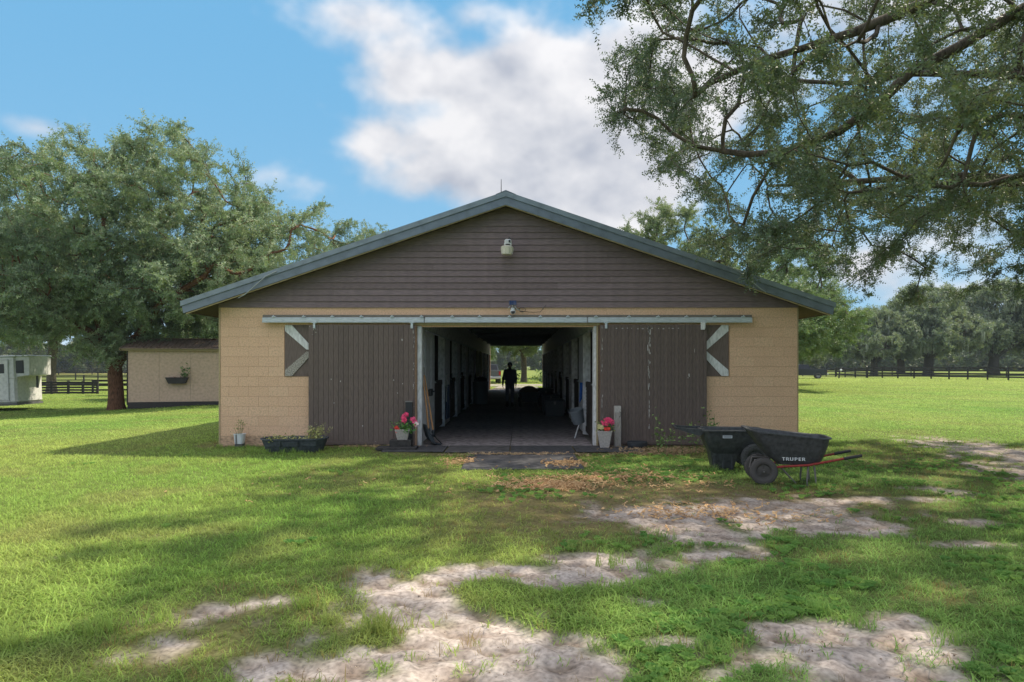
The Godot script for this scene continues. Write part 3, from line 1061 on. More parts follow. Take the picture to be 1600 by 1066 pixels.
	b1.rotation.y = 1.1
	for s in [[b1, 23.6, 62.0, 1.15, 4.1, 0.9, "bushy green tree right of the barn behind the dark pickup"],
		[b0, -31.0, 40.0, 1.2, 0.7, 1.05, "tall tree behind the white horse trailer at the left edge"],
		[b0, -41.2, 60.0, 1.2, 2.6, 1.15, "tree with a bare grey trunk standing by the wooden corral"],
		[b1, -24.5, 54.0, 0.95, 5.2, 0.9, "green tree behind the tan shed, left of the barn"],
		[b1, -16.8, 44.0, 0.95, 3.4, 0.95, "leafy tree filling the gap between the shed and the barn"],
		[b0, -13.5, 64.0, 1.16, 1.2, 1.1, "tree whose top shows just over the left slope of the barn roof"],
		[b0, 0.35, 70.0, 0.95, 0.4, 1.0, "tree with a straight trunk framed by the far end of the aisle"],
		[b1, -7.0, 84.0, 1.0, 2.2, 1.1, "tree behind the parked pickup beyond the aisle"],
		[b1, 7.2, 88.0, 1.0, 5.0, 1.05, "tree at the right side of the view through the aisle"]]:
		var c := copy(s[0], "bushy_tree" if s[0] == b1 else "broadleaf_tree", Vector3(s[1], land(s[1], s[2]), -s[2]), s[4], s[6])
		c.scale = Vector3(s[3], s[3] * s[5], s[3])
	# live oaks with hanging moss across the field
	wd = Wood.new()
	wd.path([foot, Vector3(0.1, 1.2, 0), Vector3(0, 2.4, 0.1), Vector3(0.4, 5.0, 0.3), Vector3(0.2, 9.0, 0)], -1, 0.7)
	f = wd.nearest(Vector3(0, 2.4, 0.1))
	for a in 5:
		var an := a * 1.26 + 0.3
		wd.path([wd.pos[f], Vector3(cos(an) * 2.2, 4.2, sin(an) * 2.2), Vector3(cos(an) * 5.2, 6.2 + 0.5 * (a % 2), sin(an) * 5.2)], f, 0.7)
	lobes = [[Vector3(0, 10.2, 0), Vector3(5.0, 3.4, 5.0)], [Vector3(4.4, 8.0, 1.2), Vector3(3.8, 3.2, 4.0)], [Vector3(-4.5, 8.2, -0.8), Vector3(3.9, 3.2, 4.0)], [Vector3(-1.2, 6.4, 4.6), Vector3(4.2, 2.8, 3.2)], [Vector3(1.2, 6.2, -4.6), Vector3(4.4, 2.8, 3.2)], [Vector3(6.6, 5.6, 0.4), Vector3(2.6, 2.4, 3.2)], [Vector3(-6.8, 5.6, 0.6), Vector3(2.6, 2.4, 3.2)]]
	var l0 := tree_from("live_oak_tree", "nearest mossy live oak behind the paddock fence, left end of the grove", "live oaks behind the paddock fence", Vector3(58, 0, -112), wd, crown_points(r, lobes, 700, 0.4), {
		"seed": 40, "seg": 0.9, "sag": 0.02, "wild": 0.12, "trunk": 0.62, "power": 0.45, "least": 0.02, "flare": 0.4, "bark": bark_mat("mossy_bark", 0.16, 0.14, 0.12),
		"thin": 4.5, "per": 6.0, "size": 1.0, "droop": 0.3, "tint_a": Color(0.19, 0.245, 0.18), "tint_b": Color(0.33, 0.39, 0.28), "leaves": 18, "length": 0.9, "leaf": 0.36, "width": 0.17, "patch": 0.25, "moss": 0.28})
	l0.scale = Vector3(0.82, 0.84, 0.82)
	for s in [[70.5, 118.0, 1.16, 1.0, "tall mossy live oak with a full crown, second from the left in the grove"],
		[84.0, 121.0, 1.22, 2.4, "mossy live oak with the highest crown in the middle of the grove"],
		[97.5, 124.0, 1.15, 4.0, "mossy live oak at the right edge of the picture behind the fence"],
		[78.0, 140.0, 1.1, 5.2, "mossy live oak in the second row behind the grove"],
		[50.5, 126.0, 0.62, 3.3, "small mossy live oak between the bushy tree and the grove"],
		[62.0, 150.0, 0.8, 0.5, "low mossy live oak far back, seen left of the grove"]]:
		var c := copy(l0, "live_oak_tree", Vector3(s[0], 0, -s[1]), s[3], s[4])
		c.scale = Vector3(s[2], s[2] * 1.02, s[2])
	# the distant woods along the horizon
	var sp := spray(40, 91, 3.0, 1.7, 0.9, 0.1)
	var wt := []
	var wc := PackedColorArray()
	for i in 5200:
		var an := r.randf_range(-0.85, 0.85)
		var dist := r.randf_range(250.0, 320.0)
		var hgt := 5.0 + 6.5 * (n_tone.get_noise_2d(an * 60.0, 4.0) * 0.5 + 0.5) + 2.0 * n_fine.get_noise_2d(an * 50.0, 9.0)
		var y := hgt * pow(r.randf(), 0.8)
		wt.append(Transform3D(Basis.from_euler(Vector3(r.randfn() * 0.6, r.randf() * TAU, r.randfn() * 0.6)), Vector3(sin(an) * dist, y - 1.2, -cos(an) * dist)))
		wc.append(Color(0.075, 0.115, 0.055).lerp(Color(0.13, 0.165, 0.08), r.randf()))
	tag(multi("distant_woods", sp, tinted("leaf", 0.5, Color(0.8, 0.82, 0.6)), wt, wc), "line of distant woods along the horizon behind the fields", "woods", "", "stuff")

# ------------------------------------------------------------------ the barn
const WL := -6.18   # outer faces of the front wall
const WR := 5.70
const OL := -2.11   # the aisle opening
const OR := 1.56
const FRONT := 14.0
const BACK := 48.0
const WALL_TOP := 2.845
const RIDGE_X := -0.29
const RIDGE_Y := 5.13
const PITCH := 0.3385

func roof_y(x: float) -> float:
	return RIDGE_Y - absf(x - RIDGE_X) * PITCH

func build_barn() -> void:
	var stone := tex("block_grain", 0.045, 0.80, 5)
	var tan_ := mat("tan_paint", 0.84, 0.545, 0.36, 0.85, stone, Vector3(1.1, 1.1, 1.1), 0.5)
	var tan_b := mat("tan_paint_paler", 0.85, 0.56, 0.372, 0.85, stone, Vector3(0.9, 0.9, 0.9), 0.5)
	var tan_c := mat("tan_paint_dustier", 0.82, 0.53, 0.35, 0.88, stone, Vector3(1.3, 1.3, 1.3), 0.5)
	var streak := tex("wood_streak", 0.02, 0.66, 5)
	var brown := mat("brown_paint", 0.18, 0.132, 0.115, 0.72, streak, Vector3(7, 0.5, 7), 0.5)
	var brown_b := mat("brown_paint_faded", 0.20, 0.148, 0.13, 0.75, streak, Vector3(6, 0.4, 6), 0.5)
	var brown_c := mat("brown_paint_dark", 0.162, 0.118, 0.103, 0.7, streak, Vector3(8, 0.6, 8), 0.5)
	var side_a := mat("siding_paint", 0.245, 0.18, 0.19, 0.7, streak, Vector3(0.5, 7, 7), 0.4)
	var side_b := mat("siding_paint_greyer", 0.268, 0.20, 0.213, 0.74, streak, Vector3(0.35, 6, 6), 0.4)
	var side_c := mat("siding_paint_browner", 0.222, 0.162, 0.168, 0.7, streak, Vector3(0.6, 8, 8), 0.4)
	var tin := mat("roof_metal", 0.18, 0.215, 0.265, 0.42, tex("metal_stain", 0.01, 0.82, 5), Vector3(0.7, 0.7, 0.7), 0.0, 0.25)
	var tin_edge := mat("roof_edge_metal", 0.24, 0.285, 0.325, 0.4, tex("metal_stain", 0.01, 0.82, 5), Vector3(0.7, 0.7, 0.7), 0.0, 0.25)
	var zinc := mat("galvanised", 0.60, 0.645, 0.69, 0.5, tex("metal_stain", 0.01, 0.82, 5), Vector3(1.4, 6, 3), 0.0, 0.3)
	var weathered := mat("weathered_board", 0.26, 0.235, 0.20, 0.95, streak, Vector3(0.6, 9, 9), 1.2)
	var trim := mat("tan_trim", 0.52, 0.41, 0.24, 0.8, streak, Vector3(0.6, 8, 8))
	var pale := mat("pale_wall_paint", 0.84, 0.84, 0.86, 0.8, tex("wall_grime", 0.02, 0.74, 5), Vector3(0.8, 0.5, 0.8))
	var white := mat("white_trim_paint", 0.80, 0.80, 0.81, 0.75, tex("wall_grime", 0.02, 0.74, 5), Vector3(1.6, 0.5, 1.6))
	var dark_wood := mat("stall_wood", 0.085, 0.065, 0.057, 0.85, streak, Vector3(6, 0.5, 6))
	var ceiling_m := mat("ceiling_board", 0.26, 0.28, 0.32, 0.9, streak, Vector3(0.4, 6, 6))
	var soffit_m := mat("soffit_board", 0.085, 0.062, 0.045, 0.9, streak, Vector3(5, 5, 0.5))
	var concrete := mat("concrete", 0.24, 0.22, 0.20, 0.95, stone, Vector3(0.8, 0.8, 0.8))
	var r := RandomNumberGenerator.new()
	r.seed = 4
	var barn := thing("horse_barn", "long tan block horse barn with dark gable, sliding doors and an open centre aisle", "barn")

	# walls: a core, and the blocks of the front one by one
	var mb := MB.new()
	var c0 := FRONT + 0.018
	mb.box(Vector3((WL + OL) / 2 + 0.005, WALL_TOP / 2 - 0.06, -(c0 + 0.09)), Vector3(OL - WL - 0.01, WALL_TOP + 0.1, 0.18))
	mb.box(Vector3((WR + OR) / 2 - 0.005, WALL_TOP / 2 - 0.06, -(c0 + 0.09)), Vector3(WR - OR - 0.01, WALL_TOP + 0.1, 0.18))
	mb.box(Vector3((OL + OR) / 2, (2.5 + WALL_TOP) / 2, -(c0 + 0.09)), Vector3(OR - OL, WALL_TOP - 2.5, 0.18))
	var wall := obj("wall", mb, mat("mortar", 0.74, 0.475, 0.315, 0.95, stone, Vector3(1.2, 1.2, 1.2)), barn)
	var splashed := mat("tan_paint_splashed", 0.72, 0.475, 0.315, 0.92, tex("splash", 0.02, 0.6, 5), Vector3(0.9, 1.8, 0.9), 0.5)
	var shades := [tan_, tan_, tan_b, tan_c]
	for i in 14:
		var y0 := i * 0.2032
		var x := WL - (0.2032 if i % 2 else 0.0)
		while x < WR:
			var a := maxf(x, WL)
			var b := minf(x + 0.4064, WR)
			x += 0.4064
			if y0 < 2.43:
				if y0 > 1.40 and b > -4.83 and a < 0:
					b = minf(b, -4.84)
				if y0 > 1.40 and a < 4.28 and b > 0:
					a = maxf(a, 4.29)
				if a > -4.12 and b < 3.6:
					continue
				if a < 0:
					b = minf(b, -4.05)
				else:
					a = maxf(a, 3.55)
			if b - a < 0.04:
				continue
			var bk := MB.new()
			var out := r.randf_range(-0.0012, 0.0018)
			bk.box(Vector3(0, 0, 0), Vector3(b - a - 0.0008, 0.2032 - 0.003, 0.09), 0.0018)
			obj("block", bk, splashed if (i == 0 and r.randf() < 0.75) or (i == 1 and r.randf() < 0.15) else shades[r.randi() % 4], wall, Vector3((a + b) / 2, y0 + 0.1016, -(FRONT + 0.045) + out))
	# the other walls
	for s in [[WL + 0.1, 15.0], [WR - 0.1, 16.2]]:  # long walls, open at each stall window
		mb = MB.new()
		var length := BACK - FRONT - 0.2
		var mid := -(FRONT + 0.2 + BACK) / 2
		mb.box(Vector3(s[0], 0.64, mid), Vector3(0.19, 1.5, length))
		mb.box(Vector3(s[0], 2.64, mid), Vector3(0.19, 0.41, length))
		var start := FRONT + 0.2
		for k in 10:
			var w0: float = s[1] - 0.5 + k * 3.655
			var stop := minf(w0, BACK)
			if stop - start > 0.05:
				mb.box(Vector3(s[0], 1.9125, -(start + stop) / 2), Vector3(0.19, 1.045, stop - start))
			start = w0 + 1.0
		obj("wall", mb, tan_, barn)
	mb = MB.new()
	mb.box(Vector3((WL + OL) / 2, 1.4, -(BACK + 0.1)), Vector3(OL - WL, 2.9, 0.2))
	mb.box(Vector3((WR + OR) / 2, 1.4, -(BACK + 0.1)), Vector3(WR - OR, 2.9, 0.2))
	obj("wall", mb, tan_, barn)
	mb = MB.new()
	mb.prism([Vector2(WL, WALL_TOP + 0.005), Vector2(OL, WALL_TOP + 0.005), Vector2(OL, 3.07), Vector2(OR, 3.07), Vector2(OR, WALL_TOP + 0.005), Vector2(WR, WALL_TOP + 0.005), Vector2(WR, roof_y(WR) - 0.1), Vector2(RIDGE_X, RIDGE_Y - 0.12), Vector2(WL, roof_y(WL) - 0.1)], -(BACK + 0.05), -(BACK + 0.15))
	obj("gable", mb, side_a, barn)
	# front gable: a backing wall and lapped siding boards
	mb = MB.new()
	mb.prism([Vector2(WL + 0.02, WALL_TOP + 0.004), Vector2(WR - 0.02, WALL_TOP + 0.004), Vector2(WR - 0.02, roof_y(WR) - 0.12), Vector2(RIDGE_X, RIDGE_Y - 0.13), Vector2(WL + 0.02, roof_y(WL) - 0.12)], -(FRONT + 0.03), -(FRONT + 0.13))
	var gable := obj("gable", mb, side_c, barn)
	var rows := 17
	var pitch_y := 0.1285
	var sides := [side_a, side_b, side_c, side_a]
	for i in rows:
		var y0 := 2.835 + i * pitch_y
		var y1 := y0 + pitch_y + 0.012
		var h0 := minf((RIDGE_Y - 0.13 - y0) / PITCH, 9.0)
		var h1 := minf((RIDGE_Y - 0.13 - y1) / PITCH, 9.0)
		if h1 < 0.1:
			break
		var cut := [-6.0, 6.0]
		if i < 13:
			var joint := r.randf_range(-2.6, 2.6)
			cut = [-6.0, joint, 6.0] if i > 2 else [-6.0, joint - 2.2, joint + 1.4, 6.0]
		for k in cut.size() - 1:
			var xa: float = maxf(cut[k] + RIDGE_X + 0.05, WL + 0.005)
			var xb: float = minf(cut[k + 1] + RIDGE_X + 0.05, WR - 0.005)
			var q := [Vector3(maxf(xa, RIDGE_X - h0), y0, -(FRONT - 0.030)), Vector3(minf(xb, RIDGE_X + h0), y0, -(FRONT - 0.030)), Vector3(maxf(xa, RIDGE_X - h1), y1, -(FRONT - 0.008)), Vector3(minf(xb, RIDGE_X + h1), y1, -(FRONT - 0.008))]
			if q[1].x - q[0].x < 0.05 or q[3].x - q[2].x < 0.02:
				continue
			var bd := MB.new()
			var wob := r.randf_range(-0.0015, 0.0015)
			var m: Vector3 = (q[0] + q[1] + q[2] + q[3]) / 4
			var p := []
			for w in [[0, 0.022], [1, 0.022], [2, 0.008], [3, 0.008]]:
				var e: Vector3 = q[w[0]]
				if w[0] % 2 == 0: e.x += 0.001
				else: e.x -= 0.001
				p.append([e + Vector3(0, 0, -w[1]), e + Vector3(0, 0, wob)])
			bd.hexa([p[0][0] - m, p[1][0] - m, p[2][0] - m, p[3][0] - m, p[0][1] - m, p[1][1] - m, p[2][1] - m, p[3][1] - m], Vector3(0, 0, -0.009))
			obj("siding_board", bd, sides[r.randi() % 4], gable, m)

	# roof: two slopes of ribbed metal, rake trim at the front, boarded underneath
	var d0 := 13.66
	var d1 := BACK + 0.4
	for s in [-1.0, 1.0]:
		var len_x := 6.5 if s < 0 else 6.59
		var x1: float = RIDGE_X + s * len_x
		var yb := RIDGE_Y - len_x * PITCH
		mb = MB.new()
		mb.prism([Vector2(RIDGE_X, RIDGE_Y - 0.002), Vector2(x1, yb - 0.002), Vector2(x1, yb - 0.045), Vector2(RIDGE_X, RIDGE_Y - 0.045)], -d0 - 0.012, -d1)
		for k in 15:  # standing ribs run down the slope
			var dd := d0 + 1.2 + k * 2.3
			mb.prism([Vector2(RIDGE_X + s * 0.1, RIDGE_Y + 0.022 - 0.1 * PITCH), Vector2(x1, yb + 0.022), Vector2(x1, yb - 0.01), Vector2(RIDGE_X + s * 0.1, RIDGE_Y - 0.01 - 0.1 * PITCH)], -dd, -dd - 0.05)
		var roof := obj("roof", mb, tin, barn)
		mb = MB.new()  # rake board facing the yard
		mb.prism([Vector2(RIDGE_X, RIDGE_Y - 0.010), Vector2(x1, yb - 0.010), Vector2(x1 - s * 0.045, yb - 0.235), Vector2(RIDGE_X, RIDGE_Y - 0.262)], -d0, -d0 - 0.011)
		obj("rake_trim", mb, tin, roof)
		mb = MB.new()  # folded upper edge, a little proud
		mb.prism([Vector2(RIDGE_X, RIDGE_Y + 0.006), Vector2(x1 + s * 0.012, yb + 0.006), Vector2(x1 + s * 0.008, yb - 0.085), Vector2(RIDGE_X, RIDGE_Y - 0.09)], -d0 + 0.016, -d0 + 0.002)
		mb.prism([Vector2(RIDGE_X, RIDGE_Y - 0.09), Vector2(x1 + s * 0.008, yb - 0.085), Vector2(x1 + s * 0.008, yb - 0.095), Vector2(RIDGE_X, RIDGE_Y - 0.1)], -d0 + 0.024, -d0 + 0.002)
		obj("rake_edge", mb, tin_edge, roof)
		mb = MB.new()
		mb.prism([Vector2(RIDGE_X, RIDGE_Y - 0.252), Vector2(x1 - s * 0.09, yb - 0.228), Vector2(x1 - s * 0.09, yb - 0.25), Vector2(RIDGE_X, RIDGE_Y - 0.278)], -d0 - 0.02, -d0 - 0.045)
		obj("drip_strip", mb, trim, roof)
		mb = MB.new()  # boarded overhang at the front and along the eave
		mb.prism([Vector2(RIDGE_X, RIDGE_Y - 0.222), Vector2(x1 - s * 0.03, yb - 0.205), Vector2(x1 - s * 0.03, yb - 0.222), Vector2(RIDGE_X, RIDGE_Y - 0.24)], -d0 - 0.05, -FRONT - 0.02)
		var w0: float = WL if s < 0 else WR
		mb.prism([Vector2(w0 - s * 0.01, roof_y(w0) - 0.20), Vector2(x1 - s * 0.03, yb - 0.18), Vector2(x1 - s * 0.03, yb - 0.2), Vector2(w0 - s * 0.01, roof_y(w0) - 0.22)], -FRONT - 0.022, -d1)
		mb.prism([Vector2(x1 - s * 0.03, yb - 0.045), Vector2(x1 - s * 0.002, yb - 0.045), Vector2(x1 - s * 0.002, yb - 0.21), Vector2(x1 - s * 0.03, yb - 0.21)], -d0 - 0.05, -d1)
		obj("soffit", mb, soffit_m, roof)
	mb = MB.new()
	mb.prism([Vector2(RIDGE_X - 0.2, RIDGE_Y + 0.012 - 0.2 * PITCH), Vector2(RIDGE_X, RIDGE_Y + 0.014), Vector2(RIDGE_X + 0.2, RIDGE_Y + 0.012 - 0.2 * PITCH), Vector2(RIDGE_X, RIDGE_Y + 0.028)], -d0 + 0.02, -d1)
	obj("ridge_cap", mb, tin_edge, barn)
	mb = MB.new()
	mb.box(Vector3(WL + 0.014, WALL_TOP / 2, -(FRONT - 0.006)), Vector3(0.03, WALL_TOP, 0.012))
	mb.box(Vector3(WR - 0.010, WALL_TOP / 2, -(FRONT - 0.006)), Vector3(0.02, WALL_TOP, 0.012))
	obj("corner_trim", mb, trim, barn)

	# door track: a weathered header board with the galvanised rail below it
	mb = MB.new()
	mb.box(Vector3(-0.265, 2.655, -13.93), Vector3(9.95, 0.05, 0.11), 0.006)
	var track := obj("door_track", mb, weathered, barn)
	for s in [[-5.24, -1.95], [-1.94, 1.36], [1.37, 4.71]]:
		mb = MB.new()
		mb.box(Vector3(0, 0, 0), Vector3(s[1] - s[0], 0.095, 0.10), 0.012)
		mb.box(Vector3(0, -0.05, 0.048), Vector3(s[1] - s[0], 0.022, 0.014), 0.004)
		obj("rail", mb, zinc, track, Vector3((s[0] + s[1]) / 2, 2.58, -13.89))
	for i in 17:
		mb = MB.new()
		mb.box(Vector3(0, 0, 0), Vector3(0.07, 0.03, 0.09), 0.006)
		mb.ball(Vector3(0.0, 0.02, 0.045), Vector3(0.016, 0.016, 0.012), 6, 4)
		obj("bracket", mb, zinc, track, Vector3(-5.0 + i * 0.597 + r.randfn() * 0.02, 2.635, -13.86))
	mb = MB.new()
	mb.box(Vector3((OL + OR) / 2, 2.497, -13.99), Vector3(OR - OL + 0.14, 0.05, 0.13), 0.004)
	obj("lintel", mb, trim, barn)

	# the two big sliding doors
	for s in [[-4.30, -2.14, 0], [1.62, 3.79, 1]]:
		var door := MB.new()
		var wid: float = s[1] - s[0]
		door.box(Vector3(0, 1.255, -0.010), Vector3(wid - 0.01, 2.44, 0.026))
		door.box(Vector3(0, 0.075, 0.018), Vector3(wid, 0.06, 0.012), 0.003)
		var dn := obj("sliding_door", door, brown_c, barn, Vector3((s[0] + s[1]) / 2, 0.0, -13.87))
		var pw := 0.1016 if s[2] == 0 else 0.0722
		var k := 0
		var x := -wid / 2
		var pal := [brown, brown, brown, brown_c]
		while x < wid / 2 - 0.02:
			var b := minf(x + pw, wid / 2)
			var pk := MB.new()
			pk.box(Vector3(0, 0, 0), Vector3(b - x - (0.0035 if s[2] == 0 else 0.0025), 2.38, 0.018), 0.002)
			obj("plank", pk, pal[r.randi() % 4] if s[2] == 0 else (brown_c if k % 3 else brown), dn, Vector3((x + b) / 2, 1.285, 0.005 + r.randf() * 0.0015))
			x = b
			k += 1
		# chipped paint: bare pale wood where the coat has come off
		var chips := MB.new()
		var spots := [[-0.62, 1.37, 0.012, 0.02], [-0.43, 1.33, 0.014, 0.02], [-0.56, 0.89, 0.012, 0.012], [0.82, 2.17, 0.02, 0.035], [0.65, 1.35, 0.012, 0.016], [0.83, 1.28, 0.01, 0.014], [0.73, 1.09, 0.014, 0.014], [0.02, 0.42, 0.013, 0.018], [0.28, 0.10, 0.02, 0.012]]
		if s[2] == 1:
			spots = [[0.72, 1.45, 0.016, 0.045], [0.70, 1.40, 0.01, 0.012], [0.83, 1.95, 0.005, 0.06]]
			for i in 46:
				var y := 2.42 - pow(r.randf(), 1.2) * 2.1
				var e := 0.5 + 0.8 * smooth(1.2, 2.4, y)
				spots.append([-0.09 + r.randfn() * 0.012 * e, y, 0.016 * e * r.randf_range(0.4, 1.3), 0.05 * r.randf_range(0.4, 1.5)])
			for i in 13:
				spots.append([-0.75 + i * 0.105 + r.randfn() * 0.02, 2.40 + r.randfn() * 0.006, 0.03 * r.randf_range(0.3, 1.0), 0.010])
			for i in 24:
				spots.append([-1.045 + r.randfn() * 0.008, r.randf_range(0.25, 2.45), 0.010 * r.randf(), 0.06 * r.randf()])
		else:
			for i in 22:
				spots.append([1.055 + r.randfn() * 0.008, r.randf_range(0.3, 2.45), 0.010 * r.randf(), 0.05 * r.randf()])
			for i in 10:
				spots.append([-0.97 + r.randfn() * 0.05, 2.36 + r.randfn() * 0.05, 0.02 * r.randf(), 0.02 * r.randf()])
		for q in spots:
			var n_ := 7
			var ring := []
			for i in n_:
				var rr := r.randf_range(0.6, 1.15)
				ring.append(Vector2(q[0] + cos(TAU * i / n_) * q[2] * rr, q[1] + sin(TAU * i / n_) * q[3] * rr))
			chips.prism(ring, 0.0158, 0.0175)
		obj("chipped_paint", chips, mat("bare_wood", 0.60, 0.56, 0.54, 0.9, streak, Vector3(8, 1, 8)), dn)
		mb = MB.new()
		for hx in [-wid / 2 + 0.12, wid / 2 - 0.06 if s[2] == 0 else wid / 2 - 0.06]:
			mb.box(Vector3(hx, 2.465, 0.03), Vector3(0.05, 0.13, 0.012), 0.004)
			mb.box(Vector3(hx, 2.53, 0.025), Vector3(0.10, 0.05, 0.03), 0.008)
		obj("hanger", mb, zinc, dn)
	mb = MB.new()  # wide pale bracket at the outer top of the right door
	mb.box(Vector3(3.70, 2.45, -13.835), Vector3(0.085, 0.15, 0.012), 0.003)
	obj("door_stop", mb, white, barn)

	# shuttered stall windows with white braces, half behind the doors
	for s in [[-4.83, -3.80, 0], [3.24, 4.28, 1]]:
		mb = MB.new()
		mb.box(Vector3(0, 0, 0), Vector3(1.02, 1.05, 0.02), 0.003)
		var sh := obj("window_shutter", mb, brown_b, barn, Vector3((s[0] + s[1]) / 2, 1.955, -13.998))
		for q in [[-1, 1], [1, 1], [-1, -1], [1, -1]]:
			var bd := MB.new()
			var sx: float = q[0]
			var sy: float = q[1]
			var pts := [Vector2(0.50 * sx, 0.52 * sy), Vector2(0.36 * sx, 0.52 * sy), Vector2(0.0, 0.125 * sy), Vector2(0.0, 0.02 * sy), Vector2(0.06 * sx, 0.02 * sy), Vector2(0.50 * sx, 0.40 * sy)]
			bd.prism(pts, 0.0115, 0.032)
			var bm := white
			if s[2] == 0 and sy < 0 and sx < 0:
				bm = mat("peeling_white", 0.66, 0.60, 0.54, 0.95, tex("peel", 0.035, 0.3, 4), Vector3(2.2, 2.2, 2.2), 1.5)
			obj("brace", bd, bm, sh, Vector3.ZERO, "brace with the white paint peeled off" if bm != white else "")
	mb = MB.new()  # an open shutter on the side wall, seen edge on
	mb.box(Vector3(WL - 0.035, 1.90, -15.0), Vector3(0.05, 1.05, 1.0), 0.006)
	mb.box(Vector3(WL - 0.066, 1.90, -15.0), Vector3(0.012, 0.12, 1.0), 0.003)
	obj("window_shutter", mb, brown_b, barn)

	# door posts
	for s in [[OL + 0.045, 0.09], [OR - 0.03, 0.06]]:
		mb = MB.new()
		mb.box(Vector3(s[0], 1.23, -14.10), Vector3(s[1], 2.46, 0.235), 0.006)
		obj("door_post", mb, white, barn)
	mb = MB.new()
	mb.box(Vector3(OR + 0.012, 1.23, -13.95), Vector3(0.026, 2.46, 0.08), 0.004)
	obj("door_post", mb, trim, barn, Vector3.ZERO, "narrow tan strip on the edge of the opening")

	# the aisle: floor mats, ceiling, stall fronts
	mb = MB.new()
	mb.box(Vector3((WL + WR) / 2, -0.045, -(FRONT + BACK) / 2), Vector3(WR - WL - 0.02, 0.06, BACK - FRONT - 0.02))
	var floor_ := obj("floor", mb, concrete, barn)
	var rub := [mat("rubber_mat_dusty", 0.42, 0.365, 0.37, 0.85, tex("mat_dust", 0.015, 0.5, 6), Vector3(0.7, 0.7, 0.7), 0.4), mat("rubber_mat_dark", 0.35, 0.305, 0.31, 0.8, tex("mat_dust", 0.015, 0.5, 6), Vector3(0.6, 0.6, 0.6), 0.4)]
	for k in 28:
		for s in [[-2.03, -0.205], [-0.195, 1.49]]:
			mb = MB.new()
			mb.box(Vector3.ZERO, Vector3(s[1] - s[0] - 0.006, 0.016, 1.205), 0.003)
			obj("mat", mb, rub[r.randi() % 2], floor_, Vector3((s[0] + s[1]) / 2, -0.006 + r.randf() * 0.003, -(FRONT + 0.63 + k * 1.212)))
	mb = MB.new()
	mb.box(Vector3((OL + OR) / 2, 3.16, -31.1), Vector3(OR - OL + 0.2, 0.05, BACK - FRONT - 0.25))
	for k in 7:
		mb.box(Vector3((OL + OR) / 2, 3.06, -(19.0 + k * 4.4)), Vector3(OR - OL - 0.2, 0.16, 0.09))
	obj("ceiling", mb, ceiling_m, barn)
	for side in [-1.0, 1.0]:
		var xw := OL if side < 0 else OR       # face towards the aisle
		var first := 16.8 if side < 0 else 14.62
		var count := 8 if side < 0 else 9
		mb = MB.new()
		mb.box(Vector3(xw + side * 0.06, 2.79, -31.1), Vector3(0.12, 0.68, BACK - FRONT - 0.25))
		obj("stall_header", mb, pale, barn)
		mb = MB.new()
		mb.tube([Vector3(xw - side * 0.08, 2.40, -14.8), Vector3(xw - side * 0.08, 2.40, -47.5)], [0.022, 0.022], 6)
		obj("stall_track", mb, zinc, barn)
		var from := FRONT + 0.22
		for k in count + 1:
			var a := first + k * 3.655
			var to := minf(a, BACK - 0.02)
			if to - from > 0.1:
				mb = MB.new()
				if side < 0 and k == 0:  # nearest panel holds a narrow feed door, standing a little open
					mb.box(Vector3(xw + side * 0.06, 1.22, -(from + 15.0) / 2), Vector3(0.12, 2.45, 15.0 - from), 0.004)
					mb.box(Vector3(xw + side * 0.06, 0.55, -(15.0 + to) / 2), Vector3(0.12, 1.1, to - 15.0), 0.004)
					mb.box(Vector3(xw + side * 0.06, 1.775, -(16.2 + to) / 2), Vector3(0.12, 1.34, to - 16.2), 0.004)
					obj("stall_front", mb, pale, barn)
					mb = MB.new()
					mb.box(Vector3(xw + side * 0.03, 1.775, -15.72), Vector3(0.03, 1.33, 0.9), 0.004)
					mb.bar(Vector3(xw - side * 0.0, 1.16, -15.2), Vector3(xw - side * 0.0, 1.05, -16.2), 0.05, 0.02)
					obj("feed_door", mb, white, barn)
				else:
					mb.box(Vector3(xw + side * 0.06, 1.22, -(from + to) / 2), Vector3(0.12, 2.45, to - from), 0.004)
					if from > FRONT + 0.5:
						mb.box(Vector3(xw - side * 0.03, 1.22, -(from + 0.05)), Vector3(0.06, 2.44, 0.10), 0.004)
					obj("stall_front", mb, pale, barn)
			from = a + 1.72
			if k < count and a + 1.7 < BACK:
				mb = MB.new()  # lower half door
				for q in 8:
					mb.box(Vector3(0, 0.66, -0.86 + 0.105 + q * 0.215), Vector3(0.035, 1.22, 0.209), 0.004)
				for y in [0.14, 1.2]:
					mb.box(Vector3(-side * 0.026, y, 0), Vector3(0.018, 0.12, 1.70), 0.003)
				obj("stall_door", mb, dark_wood, barn, Vector3(xw + side * 0.035, 0, -(a + 0.86)))
				mb = MB.new()
				mb.box(Vector3(0, 0, 0), Vector3(0.012, 0.05, 0.2), 0.003)
				mb.tube([Vector3(-side * 0.03, 0.0, 0.03), Vector3(-side * 0.05, 0.0, 0.14)], [0.008, 0.008], 6)
				obj("latch", mb, zinc, barn, Vector3(xw - side * 0.012, 1.24, -(a - 0.04)))
				mb = MB.new()  # partition to the next stall
				mb.box(Vector3((xw + (WL if side < 0 else WR)) / 2, 1.45, -(a + 2.7)), Vector3(absf((WL if side < 0 else WR) - xw) - 0.5, 2.9, 0.06))
				obj("stall_partition", mb, dark_wood, barn)

